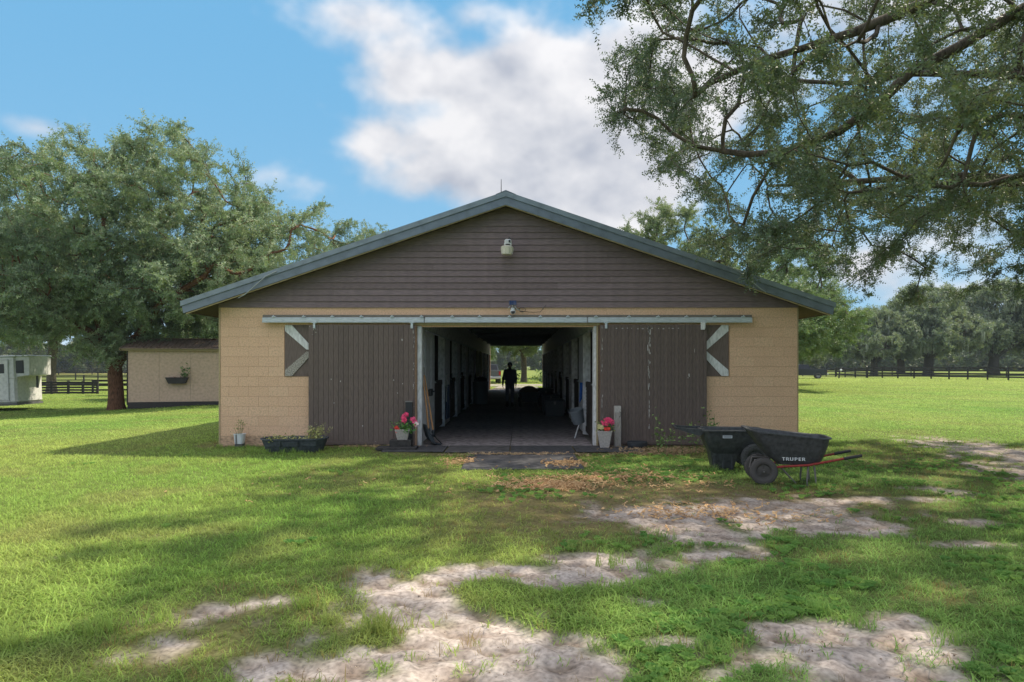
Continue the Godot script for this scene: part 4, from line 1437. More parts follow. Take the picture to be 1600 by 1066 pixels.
# ------------------------------------------------------------------ things about the yard
func leaf_bunch(mb: MB, r: RandomNumberGenerator, at: Vector3, count: int, spread: Vector3, leaf: float, a: Color, b: Color, stems := true) -> void:
	for i in count:
		var p := at + Vector3(r.randfn() * spread.x, absf(r.randfn()) * spread.y, r.randfn() * spread.z) * 0.6
		var d := Vector3(r.randfn(), r.randf_range(-0.2, 1.0), r.randfn()).normalized()
		var sd := d.cross(Vector3(r.randfn(), 1, r.randfn())).normalized()
		var l := leaf * r.randf_range(0.6, 1.3)
		mb.col = a.lerp(b, r.randf())
		mb.tri(p, p + d * l * 0.55 + sd * l * 0.3, p + d * l)
		mb.tri(p, p + d * l, p + d * l * 0.55 - sd * l * 0.3)
		if stems and i % 4 == 0:
			mb.col = Color(0.14, 0.16, 0.06)
			mb.tri(at + Vector3(r.randfn() * 0.01, 0, 0), p, p + Vector3(0.004, 0.002, 0))
	mb.col = Color.WHITE

func flower(mb: MB, r: RandomNumberGenerator, at: Vector3, size: float, petals: Color, heart: Color) -> void:
	var up := Vector3(r.randfn() * 0.4, 0.6, 1.0).normalized()
	var x := up.cross(Vector3.UP).normalized()
	var y := up.cross(x)
	for i in 5:
		var a0 := TAU * i / 5.0
		var o := x * cos(a0) + y * sin(a0)
		var s := x * -sin(a0) + y * cos(a0)
		var k := r.randf_range(0.85, 1.15)
		mb.col = Color(petals.r * k, petals.g * k, petals.b * k)
		mb.tri(at, at + o * size * 0.7 + s * size * 0.42 + up * size * 0.1, at + o * size * 1.05)
		mb.tri(at, at + o * size * 1.05, at + o * size * 0.7 - s * size * 0.42 + up * size * 0.1)
	mb.col = heart
	mb.ball(at + up * size * 0.08, Vector3(size, size, size) * 0.14, 5, 4)
	mb.col = Color.WHITE

func lettering(called: String, text: String, size: float, m: Material, parent: Node, at: Vector3, rot := Vector3.ZERO, wide := 1.0) -> void:
	var tm := TextMesh.new()
	var f := SystemFont.new()
	f.font_names = PackedStringArray(["Droid Sans"])
	f.font_weight = 700
	tm.font = f
	tm.text = text
	tm.font_size = 64
	tm.pixel_size = size / 64.0
	tm.depth = 0.004
	var o := obj(called, tm, m, parent, at)
	o.rotation = rot
	o.scale = Vector3(wide, 1, 1)

func wheel(parent: Node3D, at: Vector3, radius: float, wide: float, tyre: Material, hub: Material, turn := 0.0) -> void:
	var mb := MB.new()
	mb.t = Transform3D(Basis(Vector3.RIGHT, PI / 2), Vector3.ZERO)
	var w := wide / 2
	var ri := radius * 0.58
	mb.lathe([Vector2(ri, -w * 0.8), Vector2(radius * 0.72, -w), Vector2(radius * 0.9, -w * 0.9), Vector2(radius, -w * 0.5), Vector2(radius, w * 0.5), Vector2(radius * 0.9, w * 0.9), Vector2(radius * 0.72, w), Vector2(ri, w * 0.8), Vector2(ri * 0.97, 0), Vector2(ri, -w * 0.8)], 28)
	for i in 26:
		var an := TAU * i / 26
		mb.box(Vector3(cos(an) * (radius + 0.001), (0.22 if i % 2 else -0.22) * wide, sin(an) * (radius + 0.001)), Vector3(radius * 0.05, wide * 0.36, radius * 0.05))
	var tn := obj("wheel", mb, tyre, parent, at)
	tn.rotation.y = turn
	var rb := MB.new()
	rb.t = mb.t
	rb.lathe([Vector2(0.0, -w * 0.3), Vector2(ri * 0.3, -w * 0.55), Vector2(ri * 0.8, -w * 0.2), Vector2(ri, -w * 0.75), Vector2(ri, w * 0.75), Vector2(ri * 0.8, w * 0.2), Vector2(ri * 0.3, w * 0.55), Vector2(ri * 0.22, w * 0.8), Vector2(0.0, w * 0.8)], 20)
	for i in 3:
		var an := TAU * i / 3.0 + 0.4
		rb.bar(Vector3(cos(an) * ri * 0.2, w * 0.45, sin(an) * ri * 0.2), Vector3(cos(an) * ri * 0.95, w * 0.45, sin(an) * ri * 0.95), ri * 0.2, w * 0.2)
	obj("rim", rb, hub, tn)

# a tub between two rounded rectangles: bottom centre and half size, top centre and half size, wall thickness
func tub(mb: MB, b0: Vector3, bs: Vector2, t0: Vector3, ts: Vector2, th: float, rim: float, corner := 0.35, segs := 7, bulge := 0.0) -> void:
	var ring := func(m: Vector3, s: Vector2, cr: float) -> Array:
		var pts := []
		var c := minf(s.x, s.y) * cr
		for q in 4:
			var sx := 1.0 if q == 0 or q == 3 else -1.0
			var sz := 1.0 if q < 2 else -1.0
			for i in segs:
				var an := (q + float(i) / (segs - 1)) * PI / 2
				pts.append(m + Vector3(sx * (s.x - c) + cos(an) * c, 0, sz * (s.y - c) + sin(an) * c))
		return pts
	var rings := []
	var inner := Vector2(th, th)
	rings.append([b0, Vector2(0.001, 0.001)])
	rings.append([b0, bs * 0.97])
	rings.append([b0 + Vector3(0, th, 0), bs])
	for i in range(1, 4):
		var h := i / 4.0
		rings.append([b0.lerp(t0, h), bs.lerp(ts, h) * (1.0 + bulge * sin(h * PI))])
	rings.append([t0, ts])
	rings.append([t0 + Vector3(0, 0.0, 0), ts + Vector2(rim, rim)])
	rings.append([t0 + Vector3(0, th * 1.6, 0), ts + Vector2(rim, rim)])
	rings.append([t0 + Vector3(0, th * 1.8, 0), ts + Vector2(rim, rim) * 0.4])
	rings.append([t0 + Vector3(0, th * 0.9, 0), ts - inner])
	rings.append([b0 + Vector3(0, th * 2.5, 0), bs - inner])
	rings.append([b0 + Vector3(0, th * 2.2, 0), Vector2(0.001, 0.001)])
	var all := []
	for k in rings:
		all.append(ring.call(k[0], k[1], corner))
	for i in all.size() - 1:
		var n: int = all[i].size()
		for j in n:
			var a: Vector3 = all[i][j]
			var b: Vector3 = all[i][(j + 1) % n]
			mb.quad(a, all[i + 1][j], all[i + 1][(j + 1) % n], b)

func build_wheelbarrow() -> void:
	var scuff := tex("scuff", 0.02, 0.45, 6)
	var poly := mat("black_poly", 0.075, 0.08, 0.09, 0.45, scuff, Vector3(1.4, 1.4, 1.4), 0.3)
	var rubber := mat("tyre_rubber", 0.11, 0.10, 0.097, 0.9, tex("mat_dust", 0.015, 0.5, 6), Vector3(3, 3, 3), 0.3)
	var hub := mat("dark_hub", 0.06, 0.055, 0.05, 0.7)
	var red := mat("red_paint", 0.42, 0.035, 0.03, 0.5, scuff, Vector3(2, 2, 2))
	var grip := mat("grip_rubber", 0.03, 0.03, 0.032, 0.85)
	var steel := mat("dull_steel", 0.16, 0.15, 0.14, 0.6, scuff, Vector3(3, 3, 3), 0.0, 0.4)
	var t := thing("wheelbarrow", "black poly wheelbarrow with red handles and white lettering on its side", "wheelbarrow", Vector3(3.40, land(3.4, 9.5), -9.62), -0.20)
	t.scale = Vector3(0.93, 0.93, 0.93)
	# local axes: x towards the handles, z towards the camera
	var mb := MB.new()
	var b0 := Vector3(0.49, 0.31, 0)
	# tray: rounded tub, deep at the handles and raked over the wheel
	tub(mb, b0, Vector2(0.30, 0.22), Vector3(0.36, 0.70, 0), Vector2(0.555, 0.34), 0.012, 0.028, 0.42, 7, 0.04)
	for i in mb.v.size():  # the rim climbs towards the pouring lip
		var p := mb.v[i]
		var up := smooth(0.45, 0.72, p.y)
		p.y += up * (0.09 * smooth(0.45, -0.22, p.x) + 0.03 * smooth(0.0, -0.22, p.x))
		p.x -= up * 0.05 * smooth(0.1, -0.2, p.x)
		mb.v[i] = p
	var tray := obj("tray", mb, poly, t)
	lettering("lettering", "TRUPER", 0.066, mat("white_print", 0.52, 0.54, 0.56, 0.6), tray, Vector3(0.41, 0.40, 0.272), Vector3(-0.20, 0.0, 0.0), 1.35)
	for z in [-0.24, 0.24]:
		mb = MB.new()
		mb.tube([Vector3(-0.02, 0.215, z * 0.62), Vector3(0.25, 0.28, z * 0.95), Vector3(0.62, 0.315, z * 1.05), Vector3(1.13, 0.435, z * 1.18)], [0.018, 0.018, 0.018, 0.017], 8)
		obj("handle", mb, red, t)
		mb = MB.new()
		mb.tube([Vector3(1.09, 0.426, z * 1.17), Vector3(1.33, 0.478, z * 1.22)], [0.023, 0.022], 8)
		obj("grip", mb, grip, t)
		mb = MB.new()
		mb.tube([Vector3(0.62, 0.30, z * 0.95), Vector3(0.60, 0.10, z), Vector3(0.60, 0.015, z), Vector3(0.73, 0.015, z), Vector3(0.70, 0.30, z * 0.97)], [0.014, 0.014, 0.014, 0.014, 0.014], 6)
		obj("leg", mb, steel, t)
		mb = MB.new()
		mb.tube([Vector3(0.24, 0.28, z * 0.8), Vector3(0.45, 0.04, z * 0.9)], [0.008, 0.008], 6)
		obj("stay", mb, steel, t)
		mb = MB.new()
		mb.tube([Vector3(-0.16, 0.2, z * 0.58), Vector3(-0.12, 0.36, z * 0.7), Vector3(0.12, 0.36, z * 0.8)], [0.012, 0.012, 0.012], 6)
		obj("bracket", mb, steel, t)
	mb = MB.new()
	mb.tube([Vector3(0.0, 0.2, -0.3), Vector3(0.0, 0.2, 0.26)], [0.012, 0.012], 8)
	obj("axle", mb, steel, t)
	wheel(t, Vector3(0.0, 0.2, 0.20), 0.2, 0.085, rubber, hub)
	wheel(t, Vector3(-0.02, 0.2, -0.24), 0.2, 0.085, rubber, hub)

func build_cart() -> void:
	var scuff := tex("scuff", 0.02, 0.45, 6)
	var poly := mat("black_poly_dull", 0.06, 0.068, 0.075, 0.5, scuff, Vector3(1.1, 1.1, 1.1), 0.3)
	var rubber := mat("grey_poly_wheel", 0.085, 0.09, 0.096, 0.75, scuff, Vector3(3, 3, 3))
	var t := thing("garden_cart", "black big wheeled yard cart half hidden behind the wheelbarrow", "cart", Vector3(3.36, land(3.2, 10.9), -10.95), -0.12)
	t.scale = Vector3(0.94, 0.94, 0.94)
	var mb := MB.new()
	tub(mb, Vector3(0.0, 0.29, 0), Vector2(0.36, 0.26), Vector3(0.02, 0.66, 0), Vector2(0.50, 0.36), 0.014, 0.035, 0.3, 7, 0.05)
	var body := obj("body", mb, poly, t)
	mb = MB.new()  # ribbed underside and the front foot
	mb.hexa([Vector3(-0.30, 0.0, -0.2), Vector3(0.02, 0.0, -0.2), Vector3(-0.36, 0.31, -0.245), Vector3(0.10, 0.31, -0.245), Vector3(-0.30, 0.0, 0.2), Vector3(0.02, 0.0, 0.2), Vector3(-0.36, 0.31, 0.245), Vector3(0.10, 0.31, 0.245)], Vector3(-0.13, 0.15, 0))
	for x in [-0.29, -0.14, 0.0]:
		mb.box(Vector3(x, 0.15, 0.215), Vector3(0.035, 0.27, 0.05), 0.006)
	obj("foot", mb, poly, t)
	mb = MB.new()
	mb.prism([Vector2(-0.46, 0.66), Vector2(-0.50, 0.60), Vector2(-0.56, 0.58), Vector2(-0.92, 0.69), Vector2(-0.93, 0.715), Vector2(-0.62, 0.695), Vector2(-0.46, 0.70)], 0.29, 0.25)
	mb.prism([Vector2(-0.46, 0.66), Vector2(-0.50, 0.60), Vector2(-0.56, 0.58), Vector2(-0.92, 0.69), Vector2(-0.93, 0.715), Vector2(-0.62, 0.695), Vector2(-0.46, 0.70)], -0.29, -0.25)
	mb.tube([Vector3(-0.92, 0.70, -0.29), Vector3(-0.92, 0.70, 0.29)], [0.017, 0.017], 8)
	mb.quad(Vector3(-0.46, 0.655, 0.25), Vector3(-0.46, 0.655, -0.25), Vector3(-0.66, 0.645, -0.25), Vector3(-0.66, 0.645, 0.25))
	obj("handle", mb, poly, t)
	mb = MB.new()
	mb.box(Vector3(0, 0, 0), Vector3(0.155, 0.07, 0.004), 0.001)
	var lb := obj("label_plate", mb, mat("label_grey", 0.42, 0.46, 0.50, 0.6), body, Vector3(-0.10, 0.585, 0.352))
	lb.rotation.x = -0.2
	mb = MB.new()
	for y in [0.016, 0.0, -0.018]:
		mb.box(Vector3(0.0, y, 0.004), Vector3(0.11 if y != 0.0 else 0.13, 0.007, 0.002))
	obj("print", mb, mat("label_print", 0.12, 0.14, 0.17, 0.7), lb)
	for z in [-0.42, 0.40]:
		wheel(t, Vector3(0.34, 0.235, z), 0.235, 0.07, rubber, poly)
	mb = MB.new()
	mb.tube([Vector3(0.34, 0.235, -0.42), Vector3(0.34, 0.235, 0.42)], [0.013, 0.013], 8)
	obj("axle", mb, mat("dull_steel", 0.16, 0.15, 0.14), t)

func build_planters() -> void:
	var r := RandomNumberGenerator.new()
	r.seed = 12
	var leafy := tinted("plant_leaf", 0.6, Color(0.4, 0.45, 0.2))
	var petal := tinted("petal", 0.7, Color(0.4, 0.3, 0.3))
	var tank := mat("tank_plastic", 0.085, 0.10, 0.12, 0.6, tex("scuff", 0.02, 0.45, 6), Vector3(1.2, 1.2, 1.2), 0.3)
	var earth := mat("potting_soil", 0.06, 0.045, 0.03, 1.0, tex("soil_grain", 0.03, 0.58, 6), Vector3(4, 4, 4), 2.0)
	# oval stock tank used as a planter
	var t := thing("stock_tank_planter", "low oval dark stock tank planted with yellowing weeds below the left door", "planter", Vector3(-4.34, land(-4.34, 13.1), -13.15), 0.10)
	var mb := MB.new()
	tub(mb, Vector3(0, 0.0, 0), Vector2(0.52, 0.22), Vector3(0, 0.25, 0), Vector2(0.61, 0.30), 0.014, 0.022, 0.9, 9)
	var tk := obj("tank", mb, tank, t)
	for x in [-0.34, -0.02, 0.31]:
		mb = MB.new()
		mb.hexa([Vector3(-0.145, -0.05, -0.05), Vector3(0.145, -0.05, -0.05), Vector3(-0.145, 0.05, -0.05), Vector3(0.145, 0.05, -0.05), Vector3(-0.135, -0.045, 0.03), Vector3(0.135, -0.045, 0.03), Vector3(-0.14, 0.05, 0.05), Vector3(0.14, 0.05, 0.05)], Vector3.ZERO)
		var o := obj("rib_panel", mb, tank, tk, Vector3(x, 0.175, 0.275 - absf(x) * 0.09))
		o.rotation.y = x * 0.22
	mb = MB.new()
	mb.t = Transform3D(Basis.from_scale(Vector3(0.585, 1, 0.275)), Vector3.ZERO)
	mb.lathe([Vector2(1.0, 0.19), Vector2(0.6, 0.215), Vector2(0.0, 0.22)], 24)
	obj("soil", mb, earth, t)
	mb = MB.new()
	for i in 60:
		var x := r.randf_range(-0.56, 0.56)
		leaf_bunch(mb, r, Vector3(x, 0.2, r.randfn() * 0.11), 9, Vector3(0.05, 0.08 + 0.07 * smooth(0.1, 0.5, x), 0.05), 0.045, Color(0.26, 0.33, 0.09), Color(0.58, 0.50, 0.17))
	for i in 26:
		var x := r.randf_range(0.15, 0.6)
		var p := Vector3(x, 0.22, r.randfn() * 0.08)
		var q := p + Vector3(r.randf_range(0.02, 0.22), r.randf_range(0.12, 0.3), r.randfn() * 0.08)
		mb.col = Color(0.30, 0.29, 0.12)
		mb.tube([p, p.lerp(q, 0.5) + Vector3(0, 0.03, 0), q], [0.004, 0.003, 0.002], 3, false)
		leaf_bunch(mb, r, p.lerp(q, 0.6), 6, Vector3(0.05, 0.08, 0.05), 0.04, Color(0.32, 0.36, 0.11), Color(0.6, 0.55, 0.22), false)
		leaf_bunch(mb, r, q, 4, Vector3(0.03, 0.03, 0.03), 0.03, Color(0.42, 0.42, 0.18), Color(0.5, 0.48, 0.22), false)
	obj("weeds", mb, leafy, t).set_meta("kind", "stuff")
	# small white pail of plants by the corner
	t = thing("white_planter", "small white pail with spindly yellow plants at the left wall corner", "planter", Vector3(-5.68, land(-5.68, 13.8) + 0.075, -13.82))
	mb = MB.new()
	tub(mb, Vector3.ZERO, Vector2(0.085, 0.08), Vector3(0, 0.19, 0), Vector2(0.102, 0.095), 0.006, 0.008, 0.6, 5)
	obj("pail", mb, mat("white_plastic", 0.66, 0.68, 0.70, 0.5, tex("wall_grime", 0.02, 0.74, 5), Vector3(4, 4, 4)), t)
	mb = MB.new()
	mb.box(Vector3(-0.035, 0.1, 0.097), Vector3(0.022, 0.2, 0.004))
	mb.box(Vector3(0, -0.04, 0), Vector3(0.16, 0.075, 0.14), 0.01)
	obj("strap", mb, mat("dark_strap", 0.09, 0.085, 0.085, 0.9), t)
	mb = MB.new()
	for i in 11:
		var q := Vector3(r.randfn() * 0.08, r.randf_range(0.28, 0.52), r.randfn() * 0.04)
		mb.col = Color(0.2, 0.2, 0.08)
		mb.tube([Vector3(q.x * 0.3, 0.17, q.z * 0.3), q], [0.004, 0.002], 3, false)
		leaf_bunch(mb, r, q * 0.75 + Vector3(0, 0.05, 0), 8, Vector3(0.05, 0.08, 0.04), 0.035, Color(0.18, 0.26, 0.07), Color(0.42, 0.36, 0.12), false)
	leaf_bunch(mb, r, Vector3(-0.08, 0.15, 0.03), 22, Vector3(0.06, 0.09, 0.05), 0.04, Color(0.3, 0.34, 0.15), Color(0.5, 0.52, 0.3), false)
	obj("plants", mb, leafy, t).set_meta("kind", "stuff")
	# flower pots at either side of the opening
	var clay := mat("grey_pot", 0.56, 0.51, 0.475, 0.9, tex("wall_grime", 0.02, 0.74, 5), Vector3(2.5, 2.5, 2.5), 0.5)
	for s in [[-2.32, 13.45, 0.15, 0.20, "square grey pot of pink and red flowers left of the opening, on stacked mats", 0], [1.67, 13.55, 0.0, 0.31, "tall tapered grey pot of pink flowers right of the opening, by the weathered post", 1]]:
		t = thing("flower_pot", s[4], "flower pot", Vector3(s[0], 0.028 + s[2], -s[1]), 0.12 if s[5] == 0 else -0.05, "flower pots by the barn opening")
		mb = MB.new()
		var hh: float = s[3]
		tub(mb, Vector3.ZERO, Vector2(0.095, 0.095) if s[5] == 0 else Vector2(0.09, 0.09), Vector3(0, hh, 0), Vector2(0.14, 0.14), 0.012, 0.006, 0.12, 3)
		obj("pot", mb, clay, t)
		mb = MB.new()
		mb.box(Vector3(0, hh - 0.015, 0), Vector3(0.25, 0.02, 0.25))
		obj("soil", mb, earth, t)
		mb = MB.new()
		if s[5] == 0:
			for q in [[0.05, 0.04], [0.11, 0.02], [-0.1, 0.0], [0.02, -0.06], [0.09, -0.05], [0.13, 0.05]]:
				leaf_bunch(mb, r, Vector3(q[0], hh - 0.06 * smooth(0.0, 0.1, q[0]), q[1] + 0.05), 46, Vector3(0.09, 0.16, 0.09), 0.055, Color(0.05, 0.19, 0.03), Color(0.17, 0.36, 0.07))
		else:
			for q in [[-0.08, 0.05], [0.05, 0.05], [0.0, -0.03], [0.1, 0.0]]:
				leaf_bunch(mb, r, Vector3(q[0], hh, q[1]), 40, Vector3(0.08, 0.14, 0.08), 0.05, Color(0.07, 0.17, 0.04), Color(0.3, 0.33, 0.08))
		obj("leaves", mb, leafy, t).set_meta("kind", "stuff")
		var heads := [[0.08, 0.50, 0.0, 0], [0.02, 0.44, 0.03, 0], [0.05, 0.39, 0.08, 0], [0.21, 0.41, 0.06, 1], [0.25, 0.37, 0.06, 1], [0.27, 0.32, 0.08, 2], [-0.11, 0.25, 0.10, 3], [-0.085, 0.2, 0.11, 3]]
		if s[5] == 1:
			heads = [[0.0, 0.50, 0.04, 0], [0.06, 0.54, 0.02, 0], [0.11, 0.53, 0.02, 0], [0.03, 0.48, 0.08, 0], [0.14, 0.50, 0.0, 1], [0.07, 0.38, 0.1, 3], [0.03, 0.36, 0.11, 3], [-0.11, 0.42, 0.08, 4], [-0.06, 0.40, 0.09, 4]]
		for q in heads:
			var fl := MB.new()
			var tone: Color = [Color(0.80, 0.05, 0.17), Color(0.85, 0.10, 0.26), Color(0.82, 0.68, 0.66), Color(0.72, 0.045, 0.03), Color(0.62, 0.58, 0.28)][q[3]]
			for i in 8:
				flower(fl, r, Vector3(r.randfn() * 0.022, r.randfn() * 0.018, r.randfn() * 0.02), 0.032, tone, Color(0.8, 0.5, 0.3))
			fl.col = Color(0.1, 0.25, 0.05)
			fl.tube([Vector3(0, -0.01, 0), Vector3(-q[0] * 0.5, hh - q[1], -q[2] * 0.4)], [0.003, 0.003], 3, false)
			fl.col = Color.WHITE
			obj("flower_head", fl, petal, t, Vector3(q[0], q[1], q[2]))
	# stacked mats under the left pot
	for s in [[-2.34, 0.045, 13.42, 0.42, 0.30, 0.075, "thick black mat on top of the stack under the left flower pot"], [-2.40, 0.005, 13.30, 0.78, 0.40, 0.02, "thin black mat lying at the bottom of the stack under the left flower pot"]]:
		mb = MB.new()
		mb.box(Vector3.ZERO, Vector3(s[3], s[5] * 1.6, s[4]), 0.006)
		mb.box(Vector3(0.01, -s[5] * 0.9 - 0.004, 0.01), Vector3(s[3] * 0.98, 0.02, s[4] * 0.97), 0.004)
		var o := obj("rubber_mat", mb, mat("rubber_stack", 0.06, 0.055, 0.052, 0.85, tex("mat_dust", 0.015, 0.5, 6), Vector3(1.5, 1.5, 1.5), 0.6), self, Vector3(s[0], 0.03 + s[1] + s[5] * 0.8, -s[2]))
		tag(o, s[6], "mat")
		o.rotation.y = 0.03
	# black rubber feed pan on the ground
	mb = MB.new()
	mb.lathe([Vector2(0.0, 0.0), Vector2(0.17, 0.0), Vector2(0.20, 0.03), Vector2(0.205, 0.10), Vector2(0.19, 0.115), Vector2(0.175, 0.10), Vector2(0.165, 0.03), Vector2(0.0, 0.025)], 24)
	var pan := obj("feed_pan", mb, mat("pan_rubber", 0.032, 0.036, 0.042, 0.75), self, Vector3(2.33, 0.02, -13.62))
	tag(pan, "low round black rubber feed pan in front of the right door", "feed pan")
	# posts
	mb = MB.new()
	mb.box(Vector3(0, 0.40, 0), Vector3(0.135, 0.84, 0.10), 0.008)
	var wp := obj("wooden_post", mb, mat("weathered_post", 0.50, 0.45, 0.41, 0.95, tex("wood_streak", 0.02, 0.66, 5), Vector3(9, 0.8, 9), 2.0), self, Vector3(1.95, 0.02, -13.70))
	mb = MB.new()
	mb.box(Vector3(0, 0.755, 0.052), Vector3(0.12, 0.125, 0.006), 0.002)
	obj("faded_patch", mb, mat("pale_wood", 0.62, 0.58, 0.55, 0.95, tex("wood_streak", 0.02, 0.66, 5), Vector3(14, 2, 14), 1.0), wp)
	mb = MB.new()
	mb.tube([Vector3(0.03, 0.60, 0.055), Vector3(0.055, 0.63, 0.075), Vector3(0.06, 0.68, 0.06), Vector3(0.035, 0.71, 0.055)], [0.008, 0.008, 0.008, 0.008], 6)
	obj("hook", mb, mat("dull_steel", 0.16, 0.15, 0.14), wp)
	tag(wp, "weathered grey wooden post standing before the right sliding door", "post")
	mb = MB.new()
	mb.box(Vector3(0, 0.44, 0), Vector3(0.135, 0.92, 0.08), 0.008)
	var bp := obj("black_post", mb, mat("black_post_paint", 0.026, 0.027, 0.032, 0.7), self, Vector3(-2.235, 0.02, -13.72))
	mb = MB.new()
	mb.box(Vector3(0, 0.905, 0.002), Vector3(0.15, 0.022, 0.09), 0.004)
	obj("cap", mb, mat("grey_cap", 0.2, 0.19, 0.18), bp)
	tag(bp, "short black post with a pale cap behind the left flower pot", "post")

func build_mats() -> void:
	var rub := [mat("mat_outdoor", 0.095, 0.093, 0.10, 0.75, tex("mat_dust", 0.015, 0.5, 6), Vector3(0.9, 0.9, 0.9), 0.5), mat("mat_outdoor_dusty", 0.13, 0.12, 0.118, 0.85, tex("mat_dust", 0.015, 0.5, 6), Vector3(0.5, 0.5, 0.5), 0.5)]
	for s in [[-2.05, 13.40, 1.18, 0.92, 0, "black rubber mat at the left end of the row before the opening"], [-0.82, 13.36, 1.22, 1.02, 1, "black rubber mat left of centre in the row before the opening"], [0.42, 13.34, 1.22, 1.02, 0, "black rubber mat right of centre in the row before the opening"], [1.72, 13.38, 1.32, 0.94, 0, "black rubber mat at the right end of the row, under the flower pot"], [0.02, 11.78, 1.95, 2.0, 0, "large rumpled rubber mat lying on the grass before the row of mats"]]:
		var mb := MB.new()
		mb.box(Vector3.ZERO, Vector3(s[2], 0.018, s[3]), 0.004)
		var o := obj("rubber_mat", mb, rub[s[4]], self, Vector3(s[0], 0.016 if s[1] > 13 else 0.022 + land(0, 11.8), -s[1]))
		if s[1] < 13.0:
			o.rotation = Vector3(0.012, 0.02, 0.004)
		tag(o, s[5], "mat")
	var mb := MB.new()
	for s in [[0.0, 12.80, 1.9, 0.07]]:
		mb.box(Vector3(s[0], 0.03, -s[1]), Vector3(s[2], 0.012, s[3]), 0.004)  # streak of sand and debris, built as a thin flat strip
	tag(obj("sand_streak", mb, mat("streak_sand", 0.30, 0.25, 0.19, 0.95, tex("wood_streak", 0.02, 0.66, 5), Vector3(0.6, 9, 9))), "streak of sand and debris along the front of the row of rubber mats", "board")

func build_tools() -> void:
	var ash := mat("ash_handle", 0.66, 0.34, 0.15, 0.55, tex("wood_streak", 0.02, 0.66, 5), Vector3(14, 0.8, 14))
	var scoop := mat("scoop_plastic", 0.045, 0.06, 0.075, 0.55, tex("scuff", 0.02, 0.45, 6), Vector3(2, 2, 2))
	for s in [[Vector3(-2.06, 1.53, -14.32), Vector3(-1.90, 0.24, -14.22), "wooden handled scoop shovel leaning in the left of the opening, front one"], [Vector3(-2.04, 1.44, -14.50), Vector3(-1.82, 0.20, -14.34), "wooden handled shovel leaning in the left of the opening, rear one"]]:
		var a: Vector3 = s[0]
		var b: Vector3 = s[1]
		var t := thing("shovel", s[2], "shovel", Vector3.ZERO, 0.0, "shovels leaning by the opening")
		var mb := MB.new()
		mb.tube([a, a.lerp(b, 0.5) + Vector3(0.006, 0, 0.004), b], [0.016, 0.018, 0.019], 8)
		obj("handle", mb, ash, t)
		mb = MB.new()
		mb.tube([a, a + Vector3(-0.008, 0.17, -0.01)], [0.011, 0.010], 6)
		obj("hand_grip", mb, mat("dull_steel", 0.16, 0.15, 0.14), t)
		# dished blade standing on its edge
		mb = MB.new()
		var dir := (b - a).normalized()
		var tip := b + dir * 0.20 + Vector3(0.14, 0.0, 0.02)
		tip.y = 0.015
		var side := Vector3(0.25, 0, 1).normalized() * 0.17
		var lift := Vector3(-0.05, 0.07, 0)
		var g := []
		for i in 6:
			var h := i / 5.0
			var p := (b - dir * 0.02).lerp(tip, h) + Vector3(0, -0.03 * sin(h * PI), 0)
			var w := lerpf(0.75, 1.0, minf(h * 3.0, 1.0))
			g.append([p - side * w + lift, p - side * w * 0.85, p, p + side * w * 0.85, p + side * w + lift])
		for i in 5:
			for j in 4:
				mb.quad(g[i][j], g[i][j + 1], g[i + 1][j + 1], g[i + 1][j])
				var o := Vector3(-0.004, -0.005, 0)
				mb.quad(g[i][j] + o, g[i + 1][j] + o, g[i + 1][j + 1] + o, g[i][j + 1] + o)
		mb.tube([b - dir * 0.1, b + dir * 0.05], [0.024, 0.03], 8)
		obj("blade", mb, scoop, t)
	# the tall blue-black muck scoop in front of them
	var t := thing("muck_scoop", "dark plastic muck scoop standing on edge below the shovels", "scoop", Vector3(-1.98, 0.01, -14.12), 0.35)
	var mb := MB.new()
	var prof := [Vector2(0, 0.42), Vector2(0.015, 0.30), Vector2(0.05, 0.17), Vector2(0.11, 0.07), Vector2(0.2, 0.02), Vector2(0.31, 0.0), Vector2(0.31, 0.02), Vector2(0.21, 0.045), Vector2(0.13, 0.10), Vector2(0.075, 0.19), Vector2(0.035, 0.31), Vector2(0.015, 0.42)]
	mb.prism(prof, -0.16, 0.16)
	mb.prism([Vector2(0.0, 0.40), Vector2(0.015, 0.30), Vector2(0.05, 0.17), Vector2(0.11, 0.07), Vector2(0.2, 0.02), Vector2(0.16, 0.13), Vector2(0.07, 0.28)], 0.16, 0.172)
	mb.prism([Vector2(0.0, 0.40), Vector2(0.015, 0.30), Vector2(0.05, 0.17), Vector2(0.11, 0.07), Vector2(0.2, 0.02), Vector2(0.16, 0.13), Vector2(0.07, 0.28)], -0.172, -0.16)
	obj("scoop", mb, scoop, t)
	# latch box on the left wall
	mb = MB.new()
	mb.box(Vector3.ZERO, Vector3(0.07, 0.16, 0.30), 0.01)
	mb.box(Vector3(0.05, 0.02, -0.12), Vector3(0.05, 0.03, 0.12), 0.006)
	tag(obj("latch_box", mb, mat("black_iron", 0.028, 0.03, 0.033, 0.6), self, Vector3(-2.07, 1.03, -15.75)), "black latch box on the pale wall inside the opening, left", "latch")

